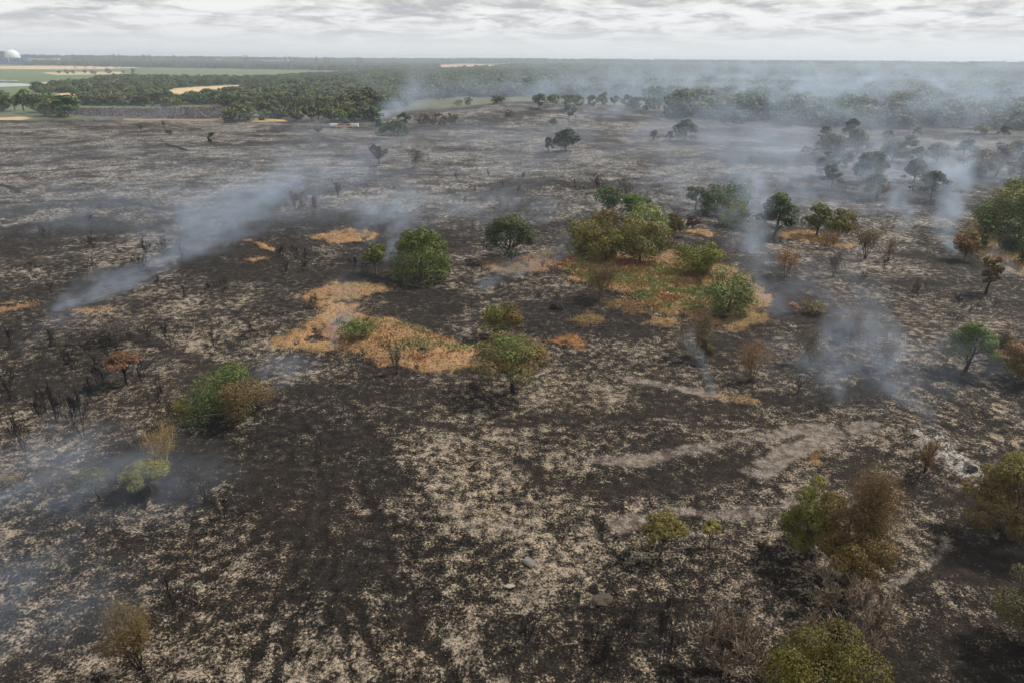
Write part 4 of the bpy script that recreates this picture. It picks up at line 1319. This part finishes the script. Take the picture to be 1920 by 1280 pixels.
# ---------------------------------------------------------------- fire engines
M_RED = plain('engine_red', (0.42, 0.03, 0.02), 0.35)
M_YEL = plain('engine_yellow', (0.75, 0.62, 0.08), 0.4)
M_CREAM = plain('engine_cream', (0.72, 0.68, 0.52), 0.4)
M_TYRE = plain('tyre_rubber', (0.02, 0.02, 0.02), 0.9)
M_SHUT = plain('aluminium_shutter', (0.55, 0.56, 0.58), 0.4, 0.5)
M_LAMPB = plain('blue_lamp', (0.03, 0.10, 0.6), 0.2)


def engine(px, py, face, label, cream):
    p, k = site(px, py)
    e = root('fire_engine', p, label, 'fire engine', 'fire engines at the edge of the heath', 0.0 if face > 0 else math.pi)
    side = M_CREAM if cream else M_WHITE
    boxes('chassis', [(-4.0, -1.1, 0.55, 4.0, 1.1, 0.95)], M_TYRE, e)
    boxes('body', [(-4.0, -1.25, 0.95, 1.35, 1.25, 3.2)], side, e, 0.06)
    V = np.array([(1.4, y, z) for y in (-1.23, 1.23) for z in (0.75, 3.05)] + [(3.6, y, 3.05) for y in (-1.23, 1.23)] + [(4.1, y, 2.0) for y in (-1.23, 1.23)] + [(4.15, y, 0.75) for y in (-1.23, 1.23)])
    F = [np.array([(0, 1, 3, 2), (1, 4, 5, 3), (4, 6, 7, 5), (6, 8, 9, 7), (8, 0, 2, 9)]), np.zeros((0, 3), int)]
    me = bpy.data.meshes.new('cab')
    me.from_pydata(V.tolist(), [], [tuple(f) for f in F[0]] + [(0, 8, 6, 4, 1), (2, 3, 5, 7, 9)])
    me.materials.append(M_RED)
    cab = obj('cab', me, e)
    boxes('windscreen', [(3.72, -1.1, 2.05, 4.06, 1.1, 2.85)], M_GLASS, cab)
    for s in (-1, 1):
        for x in (1.7, 2.7):
            boxes('window', [(x, s * 1.24 - 0.02, 2.0, x + 0.75, s * 1.24 + 0.02, 2.75)], M_GLASS, cab)
        boxes('yellow_stripe', [(1.45, s * 1.25 - 0.02, 1.2, 4.0, s * 1.25 + 0.02, 1.75)], M_YEL, cab)
        for i in range(3):
            boxes('locker', [(-3.8 + i * 1.7, s * 1.27 - 0.02, 1.1, -2.3 + i * 1.7, s * 1.27 + 0.02, 2.3)], M_SHUT, e)
        for i in range(10):
            if i % 2 == 0:
                boxes('stripe', [(-3.95 + i * 0.52, s * 1.27 - 0.02, 2.4, -3.43 + i * 0.52, s * 1.27 + 0.03, 2.85)], M_YEL if not cream else M_RED, e)
        for x in (-2.4, 2.6):
            w = lathe('wheel', [(0.01, 0), (0.28, 0.02), (0.3, 0.06), (0.52, 0.0), (0.52, 0.35), (0.01, 0.35)], M_TYRE, e, 16, (x, s * 1.2, 0.52))
            w.rotation_euler = (math.radians(90) * s, 0, 0)
    boxes('light_bar', [(2.6, -1.0, 3.06, 2.95, 1.0, 3.28)], M_LAMPB, e)
    boxes('ladder', [(-3.6, -0.5, 3.3, 2.2, -0.42, 3.42), (-3.6, 0.1, 3.3, 2.2, 0.18, 3.42)] + [(-3.5 + i * 0.5, -0.42, 3.33, -3.44 + i * 0.5, 0.1, 3.39) for i in range(12)], M_STEEL, e)


engine(630, 241, 1, 'cream fire engine with its red and yellow cab facing right', False)
engine(662, 241, -1, 'cream fire engine with its reddish cab facing left', True)

# ---------------------------------------------------------------- things lying on the ash
p, k = site(992, 1056)
n = 40
V, F = [], []
for i in range(n + 1):
    x = -0.6 + 1.2 * i / n
    for y, zz_ in ((-0.45, 0.02), (0.45, 0.08)):
        V += [(x, y, zz_ + 0.03 * math.sin(i * 1.3)), (x, y, zz_ + 0.03 * math.sin(i * 1.3) - 0.012)]
for i in range(n):
    a, b = i * 4, i * 4 + 4
    F += [(a, b, b + 2, a + 2), (a + 3, b + 3, b + 1, a + 1), (a, a + 1, b + 1, b), (a + 2, b + 2, b + 3, a + 3)]
sh = obj('metal_sheet', mesh_arrays('metal_sheet', np.array(V), np.array(F), mat=plain('rusty_sheet', (0.12, 0.11, 0.105), 0.7, 0.1, 0.5)), None, tuple(p + np.array([0, 0, 0.16])))
sh.rotation_euler = (0.1, 0.12, -0.7)
tag(sh, 'grey corrugated metal sheet lying on the pale ash', 'metal sheet')


def lump(name, px, py, size, mat, label, cat, seed):
    import bmesh
    q = ground(px, py)
    bm = bmesh.new()
    bmesh.ops.create_icosphere(bm, subdivisions=3, radius=1.0)
    rng = np.random.default_rng(seed)
    o3 = rng.uniform(0, 50, 3)
    for v in bm.verts:
        f = 0.35 + 1.3 * float(fbm(np.array(v.co.x * 1.6 + o3[0]), np.array(v.co.y * 1.6 + v.co.z * 1.1 + o3[1]), 3, seed))
        v.co = Vector((v.co.x * size[0] * f, v.co.y * size[1] * f, v.co.z * size[2] * f))
    me = bpy.data.meshes.new(name)
    bm.to_mesh(me)
    bm.free()
    me.materials.append(mat)
    o = obj(name, me, None, (q[0], q[1], q[2] + size[2] * 0.35))
    o.rotation_euler = (0, 0, rng.uniform(0, 6))
    tag(o, label, cat)


M_STONE = plain('pale_stone', (0.24, 0.21, 0.175), 0.9, 0, 0.4, 2.0)
M_SOIL = plain('brown_soil', (0.05, 0.036, 0.025), 0.95, 0, 0.4, 3.0)
lump('earth_mound', 1127, 1127, (1.0, 0.6, 0.3), M_SOIL, 'low brown mound of earth on the pale ash slope', 'mound', 3)
lump('stone', 956, 1098, (0.45, 0.3, 0.12), M_STONE, 'pale flat stone left of the single black stick', 'stone', 4)
lump('stone', 1017, 1102, (0.35, 0.3, 0.12), M_STONE, 'pale stone at the foot of the single black stick', 'stone', 5)
lump('burnt_stump', 1042, 578, (1.5, 1.1, 0.9), bark_material('stump', (0.01, 0.009, 0.008), (0.03, 0.026, 0.022)), 'black burnt stump mound above the flat-topped pine', 'stump', 6)
lump('ash_boulder', 1800, 873, (0.8, 0.6, 0.4), plain('grey_debris', (0.06, 0.058, 0.055), 0.9, 0, 0.4), 'dark grey lump of debris on the ash heap', 'debris', 7)
lump('ash_boulder', 1820, 885, (0.6, 0.5, 0.7), plain('grey_debris', (0.05, 0.048, 0.046), 0.9, 0, 0.4), 'upright dark lump beside the debris on the ash heap', 'debris', 8)


def log(px0, py0, px1, py1, r, mat, label, seed):
    rng = np.random.default_rng(seed)
    a, b = ground(px0, py0), ground(px1, py1)
    a[2] += r + 0.25
    b[2] += r + 0.35
    pts = bend(rng, (0, 0, 0), b - a, 7, 0.04 if r < 0.3 else 0.006)
    paths = [(pts, np.linspace(r, r * 0.4, 7))]
    for i in ((2, 3, 4, 5) if r < 0.3 else ()):
        paths.append((bend(rng, pts[i], pts[i] + rng.normal(size=3) * r * 8 + np.array([0, 0, r * 6]), 3), [r * 0.5, r * 0.35, r * 0.2]))
    V, F = tubes(paths, 6)
    o = obj('fallen_branch', mesh_arrays('fallen_branch', V, F, smooth=True, mat=mat), None, tuple(a))
    tag(o, label, 'branch', 'fallen branches')


log(355, 638, 388, 620, 0.12, M_TWIG, 'pale fallen branch on the bright ash at the left', 1)
log(1640, 990, 1672, 975, 0.07, M_BIRCH, 'pale curved fallen branch right of the rust-brown birch', 2)
log(1338, 1100, 1362, 1108, 0.1, M_CHAR, 'short black fallen branch at the bottom, above the bare tangled bush', 3)
log(310, 272, 352, 284, 0.4, M_CHAR, 'long charred trunk lying on the left far heath', 4)

# ---------------------------------------------------------------- stubble, dry grass and bracken
M_BLADE = leaf_material('stubble', 0.3, 0.2)


def pick(w, n, rng):
    c = np.cumsum(w)
    return np.searchsorted(c, rng.random(n) * c[-1])


def scatter(name, label, weight, n, rng, size, upright, colfn, asp):
    k = pick(weight, n, rng)
    P = G_V[k].copy()
    j = G_R[k] * 0.004
    P[:, 0] += rng.normal(size=n) * j
    P[:, 1] += rng.normal(size=n) * j
    s = size * rng.uniform(0.5, 1.5, n)
    up = np.array([0, 0, 1.0])
    d = unit(rng.normal(size=(n, 3)) * np.array([1, 1, 0.35]) + up * upright)
    side = unit(np.cross(d, rng.normal(size=(n, 3)))) * (s * asp)[:, None]
    base = P - up * 0.05
    tip = base + d * s[:, None] * 2
    mid = base + d * s[:, None] + unit(rng.normal(size=(n, 3))) * (s * 0.15)[:, None]
    V = np.stack([base - side * 0.3, mid - side, tip, mid + side], 1).reshape(-1, 3)
    col = colfn(k, rng)
    me = mesh_arrays(name, V, np.arange(4 * n).reshape(-1, 4), np.repeat(np.clip(col, 0.003, 0.7), 4, 0), mat=M_BLADE)
    tag(obj(name, me), label, kind='stuff')


rg = np.random.default_rng(77)
ANG = np.abs(np.arctan2(G_V[:, 0], G_V[:, 1])) < math.radians(42)
cell = G_R ** 2 * ANG * (G_R > 36)
burnt = np.clip(1 - 1.6 * G_LAND[:, 3], 0, 1)
near = np.exp(-(G_R / 75.0) ** 2)


def stub_col(k, rng):
    pale = rng.random(len(k)) < (0.02 + 0.5 * G_BURN[k, 0] ** 1.5)
    c = np.where(pale[:, None], np.array([0.34, 0.275, 0.20]), np.array([0.016, 0.013, 0.011]))
    return c * rng.uniform(0.25, 1.35, (len(k), 1))


scatter('burnt_stubble', 'black and pale heather stubble over the near heath', cell * burnt * near * (0.35 + G_BURN[:, 0]) * (1 - 0.8 * np.clip(G_BURN[:, 1], 0, 1)),
        260000, rg, 0.08, 0.5, stub_col, 0.42)


def straw_col(k, rng):
    base = G_LAND[k, :3] * 1.15
    t = rng.random(len(k))
    c = np.where((t < 0.12)[:, None], np.array([0.14, 0.135, 0.05]), np.where((t < 0.3)[:, None], np.array([0.30, 0.165, 0.06]), np.where((t > 0.9)[:, None], np.array([0.09, 0.06, 0.04]), base)))
    return c * rng.uniform(0.6, 1.4, (len(k), 1))


scatter('dry_grass', 'dry orange grass on the unburnt islands', cell * (G_LAND[:, 3] > 0.25) * (G_R < 330), 130000, rg, 0.15, 0.6, straw_col, 0.36)

HEA = poly_mask(G_V[:, :2], poly_world(LAND[10][0]), 4.0)


def heather_col(k, rng):
    t = rng.random((len(k), 1))
    return (np.array([0.075, 0.048, 0.042]) * (1 - t) + np.array([0.10, 0.075, 0.045]) * t) * rng.uniform(0.6, 1.4, (len(k), 1))


scatter('heather', 'brown purple heather in the strip behind the left heath', G_R ** 2 * HEA, 14000, rg, 1.1, 0.6, heather_col, 0.6)

BR_POLY = poly_world([(1050, 492), (1120, 478), (1200, 495), (1270, 500), (1330, 520), (1340, 560), (1310, 590), (1240, 585), (1180, 550), (1110, 535)])
BR2 = poly_world([(680, 600), (760, 608), (840, 640), (880, 660), (800, 682), (720, 680), (660, 650)])
BR3 = poly_world([(1840, 420), (1920, 390), (1990, 400), (1990, 520), (1900, 505), (1850, 480)])
bm1 = poly_mask(G_V[:, :2], BR_POLY, 2.0)
bm2 = poly_mask(G_V[:, :2], BR2, 2.0)
bm3 = poly_mask(G_V[:, :2], BR3, 2.0)
clumpy = sstep(fbm(G_V[:, 0] / 3.2, G_V[:, 1] / 3.2, 3, 201), 0.40, 0.62)
hue = fbm(G_V[:, 0] / 4.5, G_V[:, 1] / 4.5, 3, 207)


def fern_col(k, rng):
    h = np.clip(hue[k] + rng.normal(size=len(k)) * 0.06, 0, 1)[:, None]
    a, b, c = np.array([0.15, 0.185, 0.06]), np.array([0.33, 0.24, 0.075]), np.array([0.28, 0.14, 0.055])
    t = sstep(h, 0.38, 0.48)
    u = sstep(h, 0.52, 0.66)
    return ((a * (1 - t) + b * t) * (1 - u) + c * u) * rng.uniform(0.6, 1.35, (len(k), 1))


scatter('bracken', 'green, yellow and rust bracken between the trees of the straw islands', cell * (bm1 * 1.0 + bm2 * 0.35 + bm3 * 0.4) * (0.15 + clumpy), 48000, rg, 0.30, 0.6, fern_col, 0.42)

# ---------------------------------------------------------------- smoke
SMOKE_C = (0.66, 0.80, 1.0, 1)


def at_range(px, dist):
    """The point of a sight line at a given distance over the ground."""
    d = ray(*px)
    t = dist / math.hypot(d[0], d[1])
    return np.array([0, 0, CAM_H]) + d * t


def volume_out(g, dens, color=SMOKE_C, aniso=0.35):
    out = g.n('ShaderNodeOutputMaterial')
    v = g.n('ShaderNodeVolumePrincipled', {'Color': color, 'Density': dens, 'Anisotropy': aniso, 'Density Attribute': ''})
    g.link(v.outputs[0], out.inputs['Volume'])


def plume(src, end, drift, r0, r1, dens, p=0.8):
    """Smoke drifting from a smouldering spot: a widening, breaking-up ribbon. Returns its box and a density field."""
    a = ground(*src)
    a[2] += r0 * 0.3
    b = at_range(end, math.hypot(a[0], a[1]) + drift)
    ax = b - a
    L = float(np.linalg.norm(ax))
    R = Vector(ax).normalized().to_track_quat('X', 'Z').to_matrix()
    ex, ey, ez = (tuple(R.col[k]) for k in range(3))

    def build(g, pos, wv, nz):
        rel = g.n('ShaderNodeVectorMath', {0: pos, 1: tuple(a)}, operation='SUBTRACT').outputs[0]
        lx, ly, lz = (g.n('ShaderNodeVectorMath', {0: rel, 1: e}, operation='DOT_PRODUCT').outputs['Value'] for e in (ex, ey, ez))
        s = g.m('DIVIDE', lx, L, clamp=True)
        rad = g.m('MULTIPLY_ADD', g.m('POWER', s, p), r1 - r0, r0)
        yy = g.m('ADD', ly, g.m('MULTIPLY', g.m('SUBTRACT', wv.outputs[0], 0.5), g.m('MULTIPLY', rad, 2.4)))
        z2 = g.m('ADD', lz, g.m('MULTIPLY', g.m('SUBTRACT', wv.outputs[1], 0.5), g.m('MULTIPLY', rad, 2.4)))
        rr = g.m('DIVIDE', g.m('SQRT', g.m('ADD', g.m('MULTIPLY', yy, yy), g.m('MULTIPLY', z2, z2))), rad)
        fall = g.ss(rr, 0.9, 0.1)
        puff = g.ss(nz, 0.38, 0.64)
        tail = g.m('MULTIPLY', g.m('POWER', g.m('SUBTRACT', 1.0, s), 0.8), g.ss(s, 0.0, 0.02))
        thin = g.m('DIVIDE', r0 + 0.4 * (r1 - r0), g.m('ADD', rad, 0.4 * (r1 - r0)))
        return g.m('MULTIPLY', g.m('MULTIPLY', fall, puff), g.m('MULTIPLY', g.m('MULTIPLY', tail, thin), dens))

    return np.minimum(a, b) - r1, np.maximum(a, b) + r1, build


def veil(at, dist, rad, dens, cover=0.42):
    """A drifting bank of thin smoke."""
    c = at_range(at, dist)

    def build(g, pos, wv, nz):
        tc = g.n('ShaderNodeVectorMath', {0: pos, 1: tuple(c)}, operation='SUBTRACT').outputs[0]
        u = g.n('ShaderNodeVectorMath', {0: tc, 1: (1 / rad[0], 1 / rad[1], 1 / rad[2])}, operation='MULTIPLY').outputs[0]
        r = g.n('ShaderNodeVectorMath', {0: u}, operation='LENGTH').outputs['Value']
        fall = g.ss(g.m('ADD', r, g.m('MULTIPLY', g.m('SUBTRACT', wv.outputs[0], 0.5), 0.7)), 0.85, 0.1)
        puff = g.ss(nz, cover, cover + 0.26)
        return g.m('MULTIPLY', g.m('MULTIPLY', fall, puff), dens)

    return c - np.array(rad), c + np.array(rad), build


def smoke_zone(label, lo, hi, res, parts, unit, size):
    """One layer of smoky air over a stretch of heath: a voxel cloud worked out by geometry nodes."""
    m = bpy.data.materials.new('smoke')
    m.use_nodes = True
    g = Nodes(m.node_tree)
    at = g.n('ShaderNodeAttribute', attribute_name='density')
    volume_out(g, g.m('MULTIPLY', at.outputs['Fac'], unit))
    m.cycles.volume_sampling = 'DISTANCE'
    ng = bpy.data.node_groups.new('smoke_cloud', 'GeometryNodeTree')
    ng.interface.new_socket('Geometry', in_out='OUTPUT', socket_type='NodeSocketGeometry')
    G = Nodes(ng)
    pos = G.n('GeometryNodeInputPosition').outputs[0]
    q = G.n('ShaderNodeSeparateXYZ', {0: pos})
    c_, s_ = math.cos(math.radians(60)), math.sin(math.radians(60))      # the wind carries it away and to the right
    al = G.m('ADD', G.m('MULTIPLY', q.outputs[0], c_), G.m('MULTIPLY', q.outputs[1], s_))
    ac = G.m('SUBTRACT', G.m('MULTIPLY', q.outputs[1], c_), G.m('MULTIPLY', q.outputs[0], s_))
    st = G.n('ShaderNodeCombineXYZ', {0: G.m('MULTIPLY', al, 0.5), 1: ac, 2: G.m('MULTIPLY', q.outputs[2], 1.3)}).outputs[0]
    wv = G.n('ShaderNodeSeparateXYZ', {0: G.noise(st, 0.5 / size, 1.0, 0.5, 0.0, 'Color')})
    nz = G.noise(st, 1.15 / size, 5.0, 0.64, 1.2)
    total = None
    for plo, phi, build in parts:
        if np.all(phi > np.array(lo)) and np.all(plo < np.array(hi)):
            d = build(G, pos, wv, nz)
            total = d if total is None else G.m('ADD', total, d)
    lid = G.ss(q.outputs[2], hi[2], hi[2] - 0.25 * (hi[2] - lo[2]))
    total = G.m('MULTIPLY_ADD', G.m('MULTIPLY', total, lid), 1.0 / unit, 0.002)
    vc = G.n('GeometryNodeVolumeCube', {'Density': total, 'Background': 0.0, 'Min': lo, 'Max': hi,
                                        'Resolution X': res[0], 'Resolution Y': res[1], 'Resolution Z': res[2]})
    sm = G.n('GeometryNodeSetMaterial', {'Geometry': vc.outputs[0], 'Material': m})
    out = G.n('NodeGroupOutput')
    G.link(sm.outputs[0], out.inputs[0])
    me = bpy.data.meshes.new('smoke')
    me.materials.append(m)
    o = obj('smoke', me)
    md = o.modifiers.new('smoke', 'NODES')
    md.node_group = ng
    tag(o, label, kind='stuff')
    return o


PL = [    # seat of the smoke, where its tail points in the picture, metres it drifts away, widths, density
    ((105, 584), (520, 385), 75, 0.9, 17, 0.36),
    ((106, 584), (270, 530), 9, 0.45, 3.0, 2.0),
    ((215, 555), (330, 480), 16, 0.6, 5, 0.6),
    ((330, 500), (700, 280), 150, 6, 30, 0.06),
    ((468, 394), (580, 320), 60, 1.2, 11, 0.2),
    ((725, 494), (775, 350), 50, 1.8, 13, 0.22),
    ((690, 470), (720, 330), 60, 2.5, 14, 0.10),
    ((890, 545), (1085, 455), 30, 1.6, 7, 0.28),
    ((960, 530), (1070, 440), 30, 1.2, 7, 0.22),
    ((618, 662), (660, 520), 18, 0.5, 5, 0.30),
    ((1340, 742), (1285, 610), 8, 0.25, 2.8, 0.9),
    ((1395, 478), (1410, 280), 80, 2.5, 18, 0.13),
    ((1290, 420), (1260, 290), 80, 2.5, 16, 0.06),
    ((1480, 610), (1400, 400), 40, 1.8, 10, 0.17),
    ((1575, 765), (1570, 500), 45, 1.4, 11, 0.15),
    ((1745, 802), (1580, 620), 26, 0.9, 8, 0.24),
    ((1660, 700), (1640, 520), 34, 1.5, 9, 0.10),
    ((1805, 412), (1770, 280), 60, 1.8, 13, 0.35),
    ((1798, 480), (1750, 370), 34, 1.2, 9, 0.34),
    ((1915, 524), (1840, 470), 8, 0.6, 4, 0.4),
    ((1700, 440), (1640, 300), 60, 2, 14, 0.10),
    ((705, 228), (830, 150), 160, 4, 32, 0.12),
    ((1386, 202), (1405, 125), 90, 2.5, 18, 0.22),
    ((1770, 196), (1720, 120), 110, 4, 26, 0.10),
    ((1590, 180), (1640, 115), 160, 4, 30, 0.09),
    ((1300, 205), (1290, 140), 120, 4, 24, 0.07),
    ((-40, 1000), (320, 770), 34, 2.5, 12, 0.20),
    ((-60, 1300), (170, 1000), 20, 2.0, 9, 0.18),
    ((245, 910), (310, 830), 7, 0.4, 3, 0.4),
    ((20, 660), (260, 540), 30, 1.5, 9, 0.10),
]
VL = [    # middle of the bank in the picture, distance, half sizes, density
    ((30, 1120), 50, (12, 9, 4.5), 0.11),
    ((110, 900), 70, (24, 13, 5), 0.10),
    ((400, 385), 225, (100, 60, 13), 0.026),
    ((520, 695), 97, (10, 7, 4), 0.16),
    ((860, 395), 218, (65, 40, 12), 0.032),
    ((1500, 360), 250, (75, 55, 14), 0.022),
    ((1680, 300), 345, (190, 110, 22), 0.017),
    ((1150, 262), 440, (330, 150, 18), 0.0075),
    ((1150, 172), 900, (460, 240, 40), 0.0090),
    ((1750, 172), 820, (460, 260, 40), 0.0085),
    ((1640, 680), 103, (28, 18, 8), 0.028),
    ((280, 214), 640, (220, 60, 10), 0.012),
    ((1450, 140), 1450, (800, 260, 50), 0.0055),
    ((700, 325), 305, (190, 80, 15), 0.013),
    ((1600, 205), 560, (420, 90, 22), 0.012),
    ((1000, 215), 620, (260, 80, 16), 0.007),
    ((250, 300), 380, (220, 110, 12), 0.004),
]
PARTS = [plume(*a) for a in PL] + [veil(*a) for a in VL]
smoke_zone('bluish smoke drifting low over the near charred heath', (-100, 30, -3), (110, 118, 17), (330, 138, 30), PARTS, 0.1, 3.6)
smoke_zone('smoke plumes blowing across the middle of the heath', (-210, 118.1, -4), (250, 300, 30), (390, 154, 30), PARTS, 0.02, 7.0)
smoke_zone('pale smoke hanging over the far heath and woods', (-700, 300.2, -20), (1100, 1750, 85), (240, 190, 26), PARTS, 0.001, 32.0)

# ---------------------------------------------------------------- haze
def haze():
    m = bpy.data.materials.new('haze')
    m.use_nodes = True
    g = Nodes(m.node_tree)
    m.cycles.volume_sampling = 'DISTANCE'
    volume_out(g, 0.000105, (0.78, 0.89, 1.0, 1), 0.3)
    x, z0, z1 = 13000, -26, 125
    V = [(sx * x, sy * x, z) for z in (z0, z1) for sx, sy in ((-1, -1), (1, -1), (1, 1), (-1, 1))]
    F = [(3, 2, 1, 0), (4, 5, 6, 7), (0, 1, 5, 4), (1, 2, 6, 5), (2, 3, 7, 6), (3, 0, 4, 7)]
    me = bpy.data.meshes.new('haze')
    me.from_pydata(V, [], F)
    me.materials.append(m)
    o = obj('haze', me)
    tag(o, 'pale smoky air over the whole heath', kind='stuff')


haze()
